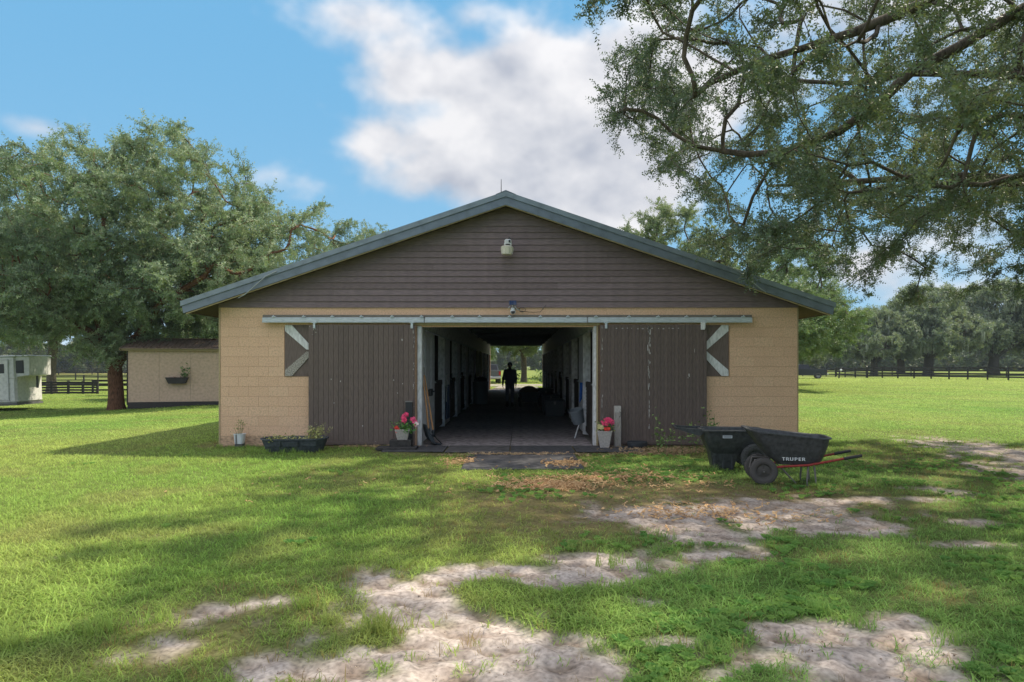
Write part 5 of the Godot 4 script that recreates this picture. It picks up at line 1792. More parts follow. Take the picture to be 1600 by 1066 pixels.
func build_gable_fittings() -> void:
	var grey := mat("cast_grey", 0.74, 0.74, 0.75, 0.6, tex("wall_grime", 0.02, 0.74, 5), Vector3(5, 5, 5))
	var lens := mat("lamp_bowl", 0.86, 0.80, 0.70, 0.35, tex("wall_grime", 0.02, 0.74, 5), Vector3(5, 5, 5))
	var t := thing("barn_light", "white yard light with a ribbed bowl high on the dark gable", "light fixture", Vector3(-0.265, 3.98, -13.74), 0.0)
	var mb := MB.new()
	mb.lathe([Vector2(0.0, -0.10), Vector2(0.10, -0.10), Vector2(0.105, -0.085), Vector2(0.125, 0.03), Vector2(0.13, 0.05), Vector2(0.10, 0.07), Vector2(0.0, 0.07)], 20)
	var bowl := obj("bowl", mb, lens, t)
	bowl.rotation.z = -0.06
	for i in 20:
		var an := TAU * i / 20.0
		var rb := MB.new()
		rb.bar(Vector3(cos(an) * 0.108, -0.085, sin(an) * 0.108), Vector3(cos(an) * 0.127, 0.03, sin(an) * 0.127), 0.012, 0.008)
		if i % 2 == 0:
			obj("rib", rb, lens, bowl)
	mb = MB.new()
	mb.box(Vector3(0.01, 0.135, -0.01), Vector3(0.145, 0.15, 0.15), 0.03)
	mb.box(Vector3(0.01, 0.10, -0.02), Vector3(0.16, 0.05, 0.17), 0.015)
	var hs := obj("housing", mb, grey, t)
	hs.rotation.z = -0.05
	mb = MB.new()
	mb.ball(Vector3(0.045, 0.22, 0.0), Vector3(0.03, 0.03, 0.03), 10, 6)
	mb.box(Vector3(0.05, 0.16, 0.071), Vector3(0.035, 0.05, 0.01), 0.003)
	obj("photocell", mb, mat("black_iron", 0.028, 0.03, 0.033, 0.6), t)
	mb = MB.new()
	mb.tube([Vector3(0.0, 0.12, -0.05), Vector3(0.0, 0.08, -0.26)], [0.022, 0.022], 8)
	mb.box(Vector3(0, 0.08, -0.255), Vector3(0.1, 0.12, 0.02), 0.005)
	obj("arm", mb, grey, t)
	# camera with its little solar panel
	t = thing("security_camera", "white dome security camera under a small solar panel above the opening", "camera", Vector3(-0.15, 2.70, -13.86))
	mb = MB.new()
	mb.ball(Vector3(0, 0.045, 0.03), Vector3(0.055, 0.06, 0.055), 14, 10)
	mb.box(Vector3(0, 0.10, 0.0), Vector3(0.09, 0.05, 0.09), 0.02)
	obj("body", mb, mat("white_plastic", 0.66, 0.68, 0.70), t)
	mb = MB.new()
	mb.t = Transform3D(Basis(Vector3.RIGHT, PI / 2 - 0.35), Vector3(0, 0.03, 0.065))
	mb.lathe([Vector2(0.0, -0.012), Vector2(0.036, -0.012), Vector2(0.04, 0.006), Vector2(0.03, 0.022), Vector2(0.0, 0.026)], 16)
	obj("lens", mb, mat("camera_glass", 0.012, 0.012, 0.014, 0.12), t)
	mb = MB.new()
	mb.box(Vector3.ZERO, Vector3(0.155, 0.13, 0.014), 0.004)
	var pn := obj("solar_panel", mb, mat("panel_frame", 0.1, 0.11, 0.13, 0.5), t, Vector3(0.0, 0.215, 0.05))
	pn.rotation.x = -0.7
	mb = MB.new()
	for i in 3:
		mb.box(Vector3(-0.047 + i * 0.047, 0.0, 0.009), Vector3(0.043, 0.115, 0.003))
	obj("solar_cell", mb, mat("solar_cell", 0.02, 0.045, 0.12, 0.15), pn)
	mb = MB.new()
	mb.tube([Vector3(0, 0.21, 0.04), Vector3(0, 0.13, -0.05), Vector3(0, 0.1, -0.11)], [0.012, 0.012, 0.012], 6)
	mb.tube([Vector3(-0.06, 0.16, -0.09), Vector3(-0.10, 0.12, -0.09)], [0.008, 0.006], 5)
	mb.tube([Vector3(0.03, 0.16, -0.05), Vector3(0.08, 0.10, -0.05), Vector3(0.14, 0.07, -0.06)], [0.009, 0.009, 0.008], 5)
	obj("mount", mb, mat("white_plastic", 0.66, 0.68, 0.70), t)
	# loose cables
	var wire := mat("cable_black", 0.025, 0.024, 0.024, 0.7)
	mb = MB.new()
	var loop := []
	for i in 20:
		var an := TAU * i / 17.0
		loop.append(Vector3(0.19 + cos(an + 2.6) * 0.065, 0.085 + sin(an + 2.6) * 0.045, -0.06 + i * 0.001))
	loop.push_front(Vector3(0.09, 0.09, -0.06))
	loop.push_front(Vector3(0.03, 0.13, -0.08))
	var rr := []
	for i in loop.size():
		rr.append(0.005)
	mb.tube(loop, rr, 5)
	mb.tube([Vector3(0.13, 0.06, -0.07), Vector3(0.4, 0.035, -0.07), Vector3(0.56, 0.045, -0.08), Vector3(0.62, 0.12, -0.09), Vector3(0.68, 0.19, -0.10)], [0.005, 0.005, 0.005, 0.005, 0.004], 5)
	tag(obj("camera_cable", mb, wire, self, Vector3(-0.15, 2.70, -13.86)), "coiled black cable trailing right from the security camera", "cable")
	var grey_wire := mat("cable_grey", 0.30, 0.33, 0.33, 0.6)
	for s in [[[px(432, 424, 13.62), px(415, 432, 13.60), px(398, 447, 13.60), px(383, 460, 13.60), px(372, 466, 13.62)], "grey cable looped over the left rake of the roof"], [[px(1137, 416, 13.62), px(1155, 424, 13.60), px(1172, 438, 13.60), px(1188, 451, 13.60), px(1197, 457, 13.62)], "grey cable looped over the right rake of the roof"]]:
		mb = MB.new()
		mb.tube(s[0], [0.009, 0.011, 0.011, 0.011, 0.009], 6)
		tag(obj("roof_cable", mb, grey_wire), s[1], "cable", "cables over the roof edge")
	mb = MB.new()
	mb.tube([Vector3(-0.385, 5.08, -13.75), Vector3(-0.385, 5.40, -13.75)], [0.010, 0.006], 6)
	tag(obj("lightning_rod", mb, mat("black_iron", 0.028, 0.03, 0.033, 0.6)), "thin dark rod standing up from the ridge at the gable peak", "rod")

func build_aisle_things() -> void:
	var r := RandomNumberGenerator.new()
	r.seed = 61
	var bucket_m := mat("bucket_plastic", 0.15, 0.17, 0.19, 0.55)
	var blue := mat("blue_rope", 0.02, 0.11, 0.42, 0.8)
	var nylon := [mat("nylon_white", 0.5, 0.5, 0.46, 0.8), mat("nylon_dark", 0.03, 0.03, 0.035, 0.8), mat("leather", 0.10, 0.05, 0.03, 0.7)]
	# halters with lead ropes on the stall fronts
	for s in [[-1, 18.75, 0, "white halter on the first stall front along the left wall"], [-1, 20.3, 1, "black halter coiled on the second pale panel along the left wall"], [-1, 22.2, 0, "white halter and rope on the second stall front along the left wall"], [-1, 24.1, 2, "leather halter by the third stall door along the left wall"], [-1, 26.1, 0, "white halter by the fourth stall along the left wall"], [-1, 29.6, 0, "pale halter deep in the aisle on the left wall"],
		[1, 20.4, 0, "white halter on the second pale panel along the right wall"], [1, 23.9, 0, "white halter on the third panel along the right wall"], [1, 25.9, 2, "leather halter further along the right wall"], [1, 29.2, 0, "pale halter deep in the aisle on the right wall"]]:
		var side: float = s[0]
		var t := thing("halter", s[3], "halter", Vector3((-2.11 if side < 0 else 1.56) - side * 0.04, 1.28, -s[1]), 0.0, "halters hung along the aisle")
		var mb := MB.new()
		for q in [[0.0, 0.0, 0.13, 0.10], [-0.02, -0.10, 0.10, 0.09]]:
			var pts := []
			var rd := []
			for i in 15:
				var an := TAU * i / 14.0
				pts.append(Vector3(-side * (0.02 + 0.03 * sin(an * 2.0)), q[1] + sin(an) * q[2], q[0] + cos(an) * q[3]))
				rd.append(0.011)
			mb.tube(pts, rd, 5, false)
		obj("strap", mb, nylon[s[2]], t)
		mb = MB.new()
		mb.tube([Vector3(-side * 0.02, 0.12, 0), Vector3(-side * 0.06, -0.1, 0.03), Vector3(-side * 0.04, -0.42 - r.randf() * 0.3, 0.01)], [0.01, 0.011, 0.011], 5)
		obj("lead_rope", mb, nylon[s[2]], t)
		mb = MB.new()
		mb.tube([Vector3(side * 0.03, 0.13, 0), Vector3(-side * 0.05, 0.13, 0), Vector3(-side * 0.06, 0.16, 0)], [0.008, 0.008, 0.006], 5)
		obj("hook", mb, mat("dull_steel", 0.16, 0.15, 0.14), t)
	# bright blue lead rope, chain and bucket just inside on the right
	var mb := MB.new()
	for i in 5:
		var pts := []
		var rd := []
		for k in 9:
			var h := k / 8.0
			pts.append(Vector3(1.50 - 0.012 * i - 0.02 * sin(h * PI), 1.24 - sin(h * PI) * (0.40 + 0.02 * i), -16.5 + (h - 0.5) * 0.14 + i * 0.01))
			rd.append(0.012)
		mb.tube(pts, rd, 5)
	tag(obj("lead_rope", mb, blue), "bright blue lead rope looped on the wall inside the opening, right", "rope")
	mb = MB.new()
	for i in 15:
		mb.t = Transform3D(Basis(Vector3.UP, PI / 2 * (i % 2)), Vector3(1.47, 1.12 - i * 0.038, -15.15))
		var pts := []
		var rd := []
		for k in 9:
			pts.append(Vector3(cos(TAU * k / 8.0) * 0.012, sin(TAU * k / 8.0) * 0.024, 0))
			rd.append(0.004)
		mb.tube(pts, rd, 4, false)
	mb.t = Transform3D()
	tag(obj("chain", mb, mat("dull_steel", 0.16, 0.15, 0.14)), "hanging steel chain just inside the right door post", "chain")
	var t := thing("bucket", "grey bucket tipped against the right wall inside the opening", "bucket", Vector3(1.34, 0.34, -15.6), 0.0)
	t.rotation = Vector3(0.15, 0.2, 0.28)
	mb = MB.new()
	mb.lathe([Vector2(0.0, 0.0), Vector2(0.135, 0.0), Vector2(0.165, 0.30), Vector2(0.175, 0.31), Vector2(0.165, 0.325), Vector2(0.155, 0.31), Vector2(0.128, 0.012), Vector2(0.0, 0.01)], 22)
	obj("pail", mb, bucket_m, t)
	mb = MB.new()
	var arc := []
	var ar := []
	for i in 11:
		var an := PI * i / 10.0
		arc.append(Vector3(cos(an) * 0.172, 0.29 - sin(an) * 0.17, 0.0 + sin(an) * 0.09))
		ar.append(0.004)
	mb.tube(arc, ar, 5)
	obj("handle", mb, mat("dull_steel", 0.16, 0.15, 0.14), t)
	mb = MB.new()
	mb.bar(Vector3(1.24, 0.0, -15.5), Vector3(1.33, 0.3, -15.45), 0.05, 0.02)
	tag(obj("board_offcut", mb, mat("white_trim_paint", 0.80, 0.80, 0.81)), "short pale board leaning by the grey bucket", "board")
	# bins, trunks, bales and a muck cart deeper in
	t = thing("feed_bin", "round grey feed bin standing along the left of the aisle", "bin", Vector3(-1.72, 0, -29.5))
	mb = MB.new()
	mb.lathe([Vector2(0, 0), Vector2(0.30, 0), Vector2(0.31, 0.04), Vector2(0.33, 0.9), Vector2(0.345, 0.92), Vector2(0.345, 0.96), Vector2(0, 0.98)], 20)
	obj("drum", mb, mat("bin_grey", 0.16, 0.18, 0.18, 0.6), t)
	mb = MB.new()
	mb.ball(Vector3(0, 1.04, 0), Vector3(0.30, 0.13, 0.24), 12, 7)
	tag(obj("feed_sack", mb, mat("black_sack", 0.022, 0.022, 0.025, 0.6), self, Vector3(-1.72, 0, -29.5)), "black sack lying on top of the grey feed bin", "sack")
	for s in [[1.12, 22.6, 0.75, 0.55, "dark tack trunk nearest along the right of the aisle"], [1.10, 25.0, 0.85, 0.62, "taller dark tack trunk behind the first on the right of the aisle"], [1.05, 28.6, 0.9, 0.72, "dark tack trunk farthest along the right of the aisle"]]:
		t = thing("tack_trunk", s[4], "trunk", Vector3(s[0], 0, -s[1]), 0.0, "tack trunks in the aisle")
		mb = MB.new()
		mb.box(Vector3(0, s[3] * 0.42, 0), Vector3(0.62, s[3] * 0.84, s[2] * 1.3), 0.012)
		obj("chest", mb, mat("trunk_paint", 0.03, 0.038, 0.042, 0.6), t)
		mb = MB.new()
		mb.box(Vector3(0, s[3] * 0.92, 0), Vector3(0.65, s[3] * 0.15, s[2] * 1.33), 0.02)
		obj("lid", mb, mat("trunk_paint", 0.03, 0.038, 0.042, 0.6), t)
		mb = MB.new()
		mb.box(Vector3(0, s[3] * 0.80, s[2] * 0.65 + 0.012), Vector3(0.07, 0.10, 0.02), 0.004)
		obj("clasp", mb, mat("dull_steel", 0.16, 0.15, 0.14), t)
	t = thing("muck_cart", "low cart heaped with dark bedding beside the person in the aisle", "cart", Vector3(0.34, 0, -27.3), 0.1)
	mb = MB.new()
	tub(mb, Vector3(0, 0.22, 0), Vector2(0.30, 0.36), Vector3(0, 0.58, 0), Vector2(0.42, 0.52), 0.015, 0.025, 0.35)
	obj("tray", mb, mat("black_poly_dull", 0.036, 0.044, 0.048), t)
	mb = MB.new()
	mb.ball(Vector3(0, 0.56, 0), Vector3(0.40, 0.29, 0.48), 14, 8)
	obj("bedding", mb, mat("bedding", 0.11, 0.08, 0.055, 1.0, tex("soil_grain", 0.03, 0.58, 6), Vector3(3, 3, 3), 3.0), t)
	for x in [-0.4, 0.4]:
		wheel(t, Vector3(x, 0.2, 0.1), 0.2, 0.07, mat("tyre_rubber", 0.07, 0.064, 0.062), mat("dark_hub", 0.06, 0.055, 0.05))
		t.get_child(t.get_child_count() - 1).rotation.y = PI / 2
	mb = MB.new()
	mb.bar(Vector3(-0.33, 0.55, -0.4), Vector3(-0.30, 0.72, -0.95), 0.03, 0.03)
	mb.bar(Vector3(0.33, 0.55, -0.4), Vector3(0.30, 0.72, -0.95), 0.03, 0.03)
	for x in [-0.25, 0.25]:
		mb.bar(Vector3(x, 0.0, -0.3), Vector3(x, 0.25, -0.3), 0.03, 0.03)
	obj("handle", mb, mat("dull_steel", 0.16, 0.15, 0.14), t)
	# folded stable blanket
	mb = MB.new()
	for i in 5:
		mb.box(Vector3(-2.06, 0.62 + 0.002 * i, -19.1 - 0.13 * i), Vector3(0.05 + 0.02 * (i % 2), 0.95, 0.128), 0.02)
	tag(obj("stable_blanket", mb, mat("blanket_blue", 0.055, 0.085, 0.15, 0.95)), "dull blue stable blanket hanging on the left wall of the aisle", "blanket")
	# pale tack hanging in the deep aisle
	for s in [[-1.98, 31.5, 1.1, 0.22, "pale rolled wraps hanging high along the left of the aisle"], [-1.95, 33.2, 1.0, 0.2, "second pale roll hanging deeper along the left of the aisle"]]:
		mb = MB.new()
		mb.tube([Vector3(0, 2.35, 0), Vector3(0.02, 1.7, 0), Vector3(0, 1.15, 0)], [0.05, 0.09, 0.07], 8)
		tag(obj("leg_wrap", mb, mat("pale_cloth", 0.46, 0.46, 0.34, 0.95), self, Vector3(s[0], 0, -s[1])), s[4], "wraps")

func build_person() -> void:
	var t := thing("person", "person in dark work clothes and a cap walking away down the aisle", "person", Vector3(-0.42, 0.005, -27.5), 0.05)
	# seen from behind: -z is the way the person walks
	var bones := [
		[Vector3(0, 0.98, 0), Vector3(0, 1.12, 0.0), 0.155, 0.15, Vector3(1.18, 1, 0.82)],
		[Vector3(0, 1.12, 0), Vector3(0, 1.34, 0.01), 0.155, 0.17, Vector3(1.22, 1, 0.8)],
		[Vector3(-0.13, 1.415, 0.005), Vector3(0.13, 1.415, 0.005), 0.085, 0.085],
		[Vector3(0, 1.42, 0.0), Vector3(0, 1.56, -0.015), 0.06, 0.056],
		[Vector3(-0.195, 1.42, 0.0), Vector3(-0.265, 1.14, 0.02), 0.066, 0.05],
		[Vector3(-0.265, 1.14, 0.02), Vector3(-0.285, 0.89, -0.05), 0.05, 0.036],
		[Vector3(0.195, 1.42, 0.0), Vector3(0.25, 1.13, 0.0), 0.066, 0.05],
		[Vector3(0.25, 1.13, 0.0), Vector3(0.25, 0.90, -0.09), 0.05, 0.036],
		[Vector3(-0.09, 0.95, 0), Vector3(-0.105, 0.52, -0.05), 0.105, 0.072],
		[Vector3(-0.105, 0.52, -0.05), Vector3(-0.11, 0.10, 0.06), 0.068, 0.048],
		[Vector3(0.09, 0.95, 0), Vector3(0.105, 0.51, -0.10), 0.105, 0.072],
		[Vector3(0.105, 0.51, -0.10), Vector3(0.11, 0.09, -0.12), 0.068, 0.048],
	]
	var body := MB.new()
	nets(body, bones, 0.016, 0.05)
	obj("body", body, mat("work_shirt", 0.16, 0.16, 0.20, 0.95), t)
	var mb := MB.new()  # head with its face turned down the aisle
	nets(mb, [[Vector3(0, 1.645, -0.02), Vector3(0, 1.69, -0.01), 0.078, 0.083, Vector3(0.95, 1.15, 1.1)], [Vector3(0, 1.58, -0.06), Vector3(0, 1.60, -0.075), 0.03, 0.03], [Vector3(0, 1.645, -0.112), Vector3(0, 1.625, -0.125), 0.010, 0.015], [Vector3(-0.083, 1.65, 0.0), Vector3(-0.083, 1.625, 0.0), 0.014, 0.011], [Vector3(0.083, 1.65, 0.0), Vector3(0.083, 1.625, 0.0), 0.014, 0.011], [Vector3(0, 1.53, -0.012), Vector3(0, 1.6, -0.012), 0.055, 0.055]], 0.008, 0.02)
	obj("head", mb, mat("skin", 0.30, 0.17, 0.11, 0.7), t)
	mb = MB.new()
	mb.ball(Vector3(0, 1.705, -0.012), Vector3(0.094, 0.085, 0.106), 16, 9)
	mb.prism([Vector2(-0.075, 0.0), Vector2(0.075, 0.0), Vector2(0.065, 0.07), Vector2(0, 0.095), Vector2(-0.065, 0.07)], 0, 0.008)
	for i in range(mb.v.size()):
		if i >= 16 * 10:
			var p := mb.v[i]
			mb.v[i] = Vector3(p.x, 1.70 + p.z, -0.095 - p.y)
			var n := mb.n[i]
			mb.n[i] = Vector3(n.x, n.z, -n.y)
	obj("cap", mb, mat("cap_cloth", 0.02, 0.02, 0.024, 0.95), t)
	for s in [[-0.285, -0.05, -0.115], [0.25, -0.09, -0.14]]:
		var hb := []
		var w := Vector3(s[0], 0.895, s[1])
		var side := signf(s[0])
		hb.append([w, w + Vector3(0, -0.075, -0.012), 0.026, 0.030, Vector3(0.6, 1, 1.15)])
		for k in 4:
			var z := -0.034 + k * 0.021
			var l: float = [0.066, 0.078, 0.074, 0.058][k]
			var p0 := w + Vector3(0, -0.085, -0.012 + z)
			hb.append([p0, p0 + Vector3(-side * 0.008, -l * 0.55, -0.004), 0.010, 0.0095])
			hb.append([p0 + Vector3(-side * 0.008, -l * 0.55, -0.004), p0 + Vector3(-side * 0.028, -l, -0.004), 0.0095, 0.008])
		hb.append([w + Vector3(-side * 0.008, -0.03, -0.034), w + Vector3(-side * 0.02, -0.068, -0.058), 0.012, 0.0095])
		mb = MB.new()
		nets(mb, hb, 0.005, 0.008)
		obj("hand", mb, mat("skin", 0.30, 0.17, 0.11, 0.7), t)
	for s in [[-0.11, 0.06], [0.11, -0.13]]:
		mb = MB.new()
		nets(mb, [[Vector3(s[0], 0.055, s[1] + 0.02), Vector3(s[0], 0.04, s[1] - 0.16), 0.05, 0.042], [Vector3(s[0], 0.055, s[1] + 0.01), Vector3(s[0], 0.17, s[1] + 0.01), 0.052, 0.055]], 0.014, 0.03)
		obj("boot", mb, mat("boot_leather", 0.05, 0.035, 0.025, 0.7), t)

# ------------------------------------------------------------------ beyond the yard
func build_shed() -> void:
	var ply := mat("shed_paint", 0.66, 0.48, 0.36, 0.85, tex("block_grain", 0.045, 0.80, 5), Vector3(0.3, 0.3, 0.3))
	var g := land(-15.0, 29.2)
	var t := thing("garden_shed", "tan plywood shed with a rusty ribbed metal roof left of the barn", "shed", Vector3(-16.62, g, -28.9), 0.24)
	var L := 6.6
	var D := 3.0
	var H := 2.42
	var dark := mat("shed_skirt", 0.06, 0.055, 0.055, 0.9, tex("wood_streak", 0.02, 0.66, 5), Vector3(0.6, 6, 6))
	var mb := MB.new()
	mb.box(Vector3(L / 2, 0.12 + H / 2, -D / 2), Vector3(L, H - 0.1, D))
	mb.prism([Vector2(0, H + 0.06), Vector2(0, H + 0.061), Vector2(0, H + 0.06)], 0, 0.001)
	var wall := obj("wall", mb, mat("shed_core", 0.5, 0.42, 0.33, 0.9), t)
	for k in 6:  # plywood sheets with battens of shadow between them
		var w := L / 5.4
		var a := k * w
		var b := minf(a + w, L)
		if b - a < 0.1: continue
		mb = MB.new()
		mb.box(Vector3.ZERO, Vector3(b - a - 0.012, H - 0.22, 0.02), 0.004)
		obj("panel", mb, ply, wall, Vector3((a + b) / 2, 0.24 + (H - 0.22) / 2, 0.006))
	mb = MB.new()
	for k in 11:  # grooves' raised strips
		mb.box(Vector3(0.3 + k * 0.61, 0.24 + (H - 0.22) / 2, 0.0175), Vector3(0.012, H - 0.24, 0.004))
	obj("batten", mb, ply, wall)
	mb = MB.new()
	mb.box(Vector3(L / 2, 0.10, 0.016), Vector3(L, 0.27, 0.04), 0.006)
	mb.box(Vector3(-0.01, 0.12 + H / 2, 0.01), Vector3(0.05, H, 0.05), 0.004)
	obj("skirt", mb, dark, t)
	mb = MB.new()
	mb.box(Vector3(L / 2, H + 0.05, 0.17), Vector3(L + 0.5, 0.10, 0.03), 0.005)
	mb.box(Vector3(-0.23, H + 0.05, -D / 2 + 0.15), Vector3(0.03, 0.06, D + 0.3))
	obj("fascia", mb, mat("shed_fascia", 0.30, 0.235, 0.13, 0.85), t)
	var rust := mat("rusty_roof", 0.52, 0.36, 0.29, 0.6, tex("rust", 0.02, 0.35, 6), Vector3(0.9, 0.9, 0.9), 0.0, 0.1)
	mb = MB.new()
	var ry := 0.46
	for s in [[0.25, -D / 2], [-D - 0.25, -D / 2]]:
		var z0: float = s[0]
		mb.quad(Vector3(-0.25, H + 0.11, z0), Vector3(L + 0.25, H + 0.11, z0), Vector3(L + 0.25, H + 0.11 + ry, -D / 2), Vector3(-0.25, H + 0.11 + ry, -D / 2))
		mb.quad(Vector3(-0.25, H + 0.09, z0), Vector3(-0.25, H + 0.09 + ry, -D / 2), Vector3(L + 0.25, H + 0.09 + ry, -D / 2), Vector3(L + 0.25, H + 0.09, z0))
	for x in [-0.25, L + 0.25]:
		mb.quad(Vector3(x, H + 0.09, 0.25), Vector3(x, H + 0.11, 0.25), Vector3(x, H + 0.11 + ry, -D / 2), Vector3(x, H + 0.09 + ry, -D / 2))
	for k in 27:
		var x := -0.2 + k * 0.27
		mb.bar(Vector3(x, H + 0.118, 0.25), Vector3(x, H + 0.118 + ry, -D / 2), 0.045, 0.03)
	mb.quad(Vector3(-0.25, H + 0.09, 0.25), Vector3(L + 0.25, H + 0.09, 0.25), Vector3(L + 0.25, H + 0.11, 0.25), Vector3(-0.25, H + 0.11, 0.25))
	mb.box(Vector3(L / 2, H + 0.125 + ry, -D / 2), Vector3(L + 0.5, 0.035, 0.3), 0.01)
	obj("roof", mb, rust, t)
	for x in [-0.001, L + 0.001]:
		mb = MB.new()
		mb.tri(Vector3(x, H + 0.07, 0), Vector3(x, H + 0.07, -D), Vector3(x, H + 0.07 + ry * 0.92, -D / 2))
		obj("gable", mb, ply, t)
	# window box on the shed wall
	t = thing("window_box", "dark hanging trough with a tuft of green on the tan shed wall", "planter", Vector3(-16.62, g, -28.9) + Basis(Vector3.UP, 0.24) * Vector3(1.95, 1.02, 0.16), 0.24)
	mb = MB.new()
	tub(mb, Vector3(0, 0, 0), Vector2(0.34, 0.09), Vector3(0, 0.24, 0), Vector2(0.44, 0.13), 0.015, 0.01, 0.3, 4)
	obj("trough", mb, mat("trough_dark", 0.05, 0.045, 0.045, 0.9), t)
	mb = MB.new()
	var r := RandomNumberGenerator.new()
	r.seed = 3
	leaf_bunch(mb, r, Vector3(0.3, 0.22, 0), 90, Vector3(0.15, 0.40, 0.12), 0.12, Color(0.10, 0.19, 0.06), Color(0.2, 0.3, 0.1))
	leaf_bunch(mb, r, Vector3(-0.1, 0.2, 0), 14, Vector3(0.2, 0.1, 0.08), 0.07, Color(0.25, 0.15, 0.08), Color(0.35, 0.2, 0.1))
	obj("plants", mb, tinted("plant_leaf", 0.6), t).set_meta("kind", "stuff")

func build_trailer() -> void:
	var white := mat("trailer_white", 0.74, 0.73, 0.71, 0.45, tex("block_grain", 0.045, 0.80, 5), Vector3(0.2, 0.2, 0.2))
	var lower := mat("trailer_skin", 0.62, 0.60, 0.55, 0.55, tex("wall_grime", 0.02, 0.74, 5), Vector3(0.5, 2, 0.5))
	var glass := mat("dark_glass", 0.010, 0.012, 0.018, 0.3)
	var frame := mat("trailer_alloy", 0.5, 0.52, 0.53, 0.4, null, Vector3.ONE, 0.0, 0.4)
	var g := land(-22.5, 30.5)
	# local x runs along the trailer to its nose; z towards the yard
	var t := thing("horse_trailer", "white gooseneck horse trailer with dark windows at the left edge", "trailer", Vector3(-22.55, g, -30.6), 0.13)
	t.rotation.z = 0.035
	var mb := MB.new()
	mb.box(Vector3(-3.4, 1.42, -1.05), Vector3(6.8, 2.15, 2.1), 0.09)
	mb.hexa([Vector3(-0.12, 1.52, -2.0), Vector3(0.48, 1.60, -1.9), Vector3(-0.12, 2.46, -2.0), Vector3(0.50, 2.44, -1.9), Vector3(-0.12, 1.52, -0.06), Vector3(0.48, 1.60, -0.14), Vector3(-0.12, 2.46, -0.06), Vector3(0.50, 2.44, -0.14)], Vector3(0.2, 2.0, -1.0))
	var body := obj("body", mb, white, t)
	mb = MB.new()
	for k in 9:
		mb.box(Vector3(-3.98, 0.42 + k * 0.115, 0.004), Vector3(5.5, 0.105, 0.014), 0.003)
	mb.box(Vector3(-3.4, 1.47, 0.006), Vector3(6.76, 0.05, 0.02), 0.004)
	obj("skirting", mb, lower, body)
	mb = MB.new()
	mb.box(Vector3(-3.4, 2.47, -1.05), Vector3(6.9, 0.09, 2.2), 0.04)
	mb.box(Vector3(0.2, 2.465, -1.02), Vector3(0.62, 0.08, 1.95), 0.03)
	obj("roof", mb, mat("trailer_roof", 0.55, 0.57, 0.58, 0.5), t)
	for s in [[-1.92, 1.86, 0.82, 0.62, "wide dark side window"], [0.02, 1.98, 0.44, 0.5, "small dark window in the nose"]]:
		mb = MB.new()
		mb.box(Vector3.ZERO, Vector3(s[2] + 0.08, s[3] + 0.08, 0.03), 0.01)
		var wn := obj("window", mb, mat("black_iron", 0.028, 0.03, 0.033, 0.6), t, Vector3(s[0], s[1], 0.012 if s[0] < -1 else -0.085), s[4])
		mb = MB.new()
		mb.box(Vector3(-s[2] * 0.23, 0, 0.016), Vector3(s[2] * 0.46, s[3] - 0.02, 0.008))
		mb.box(Vector3(s[2] * 0.25, 0, 0.018), Vector3(s[2] * 0.46, s[3] - 0.02, 0.008))
		obj("pane", mb, glass, wn)
		if s[0] > -1:
			wn.rotation.y = 0.1
	mb = MB.new()
	mb.box(Vector3.ZERO, Vector3(0.56, 1.80, 0.035), 0.012)
	var door := obj("door", mb, white, t, Vector3(-0.60, 1.40, 0.012))
	mb = MB.new()
	mb.box(Vector3(0.0, 0.52, 0.02), Vector3(0.28, 0.42, 0.012), 0.004)
	obj("pane", mb, glass, door)
	mb = MB.new()
	for q in [[-0.30, 0, 0.02, 1.86], [0.30, 0, 0.02, 1.86]]:
		mb.box(Vector3(q[0], q[1], 0.012), Vector3(q[2], q[3], 0.03), 0.004)
	mb.box(Vector3(0, 0.92, 0.012), Vector3(0.62, 0.02, 0.03), 0.004)
	obj("frame", mb, frame, door)
	mb = MB.new()
	mb.box(Vector3(-0.22, -0.1, 0.03), Vector3(0.05, 0.12, 0.03), 0.006)
	obj("handle", mb, mat("black_iron", 0.028, 0.03, 0.033, 0.6), door)
	mb = MB.new()
	mb.box(Vector3(-3.4, 0.31, -1.05), Vector3(6.8, 0.10, 2.06))
	mb.tube([Vector3(-1.05, 0.32, -0.25), Vector3(-1.05, 0.0, -0.25)], [0.045, 0.035], 8)
	mb.box(Vector3(-1.05, 0.01, -0.25), Vector3(0.2, 0.03, 0.2))
	mb.tube([Vector3(0.35, 1.56, -1.0), Vector3(0.35, 1.0, -1.0)], [0.05, 0.05], 8)
	obj("chassis", mb, mat("chassis_grey", 0.12, 0.12, 0.12, 0.7), t)
	for x in [-4.9, -5.75]:
		wheel(t, Vector3(x, 0.36, -0.02), 0.37, 0.22, mat("tyre_rubber", 0.07, 0.064, 0.062), frame)

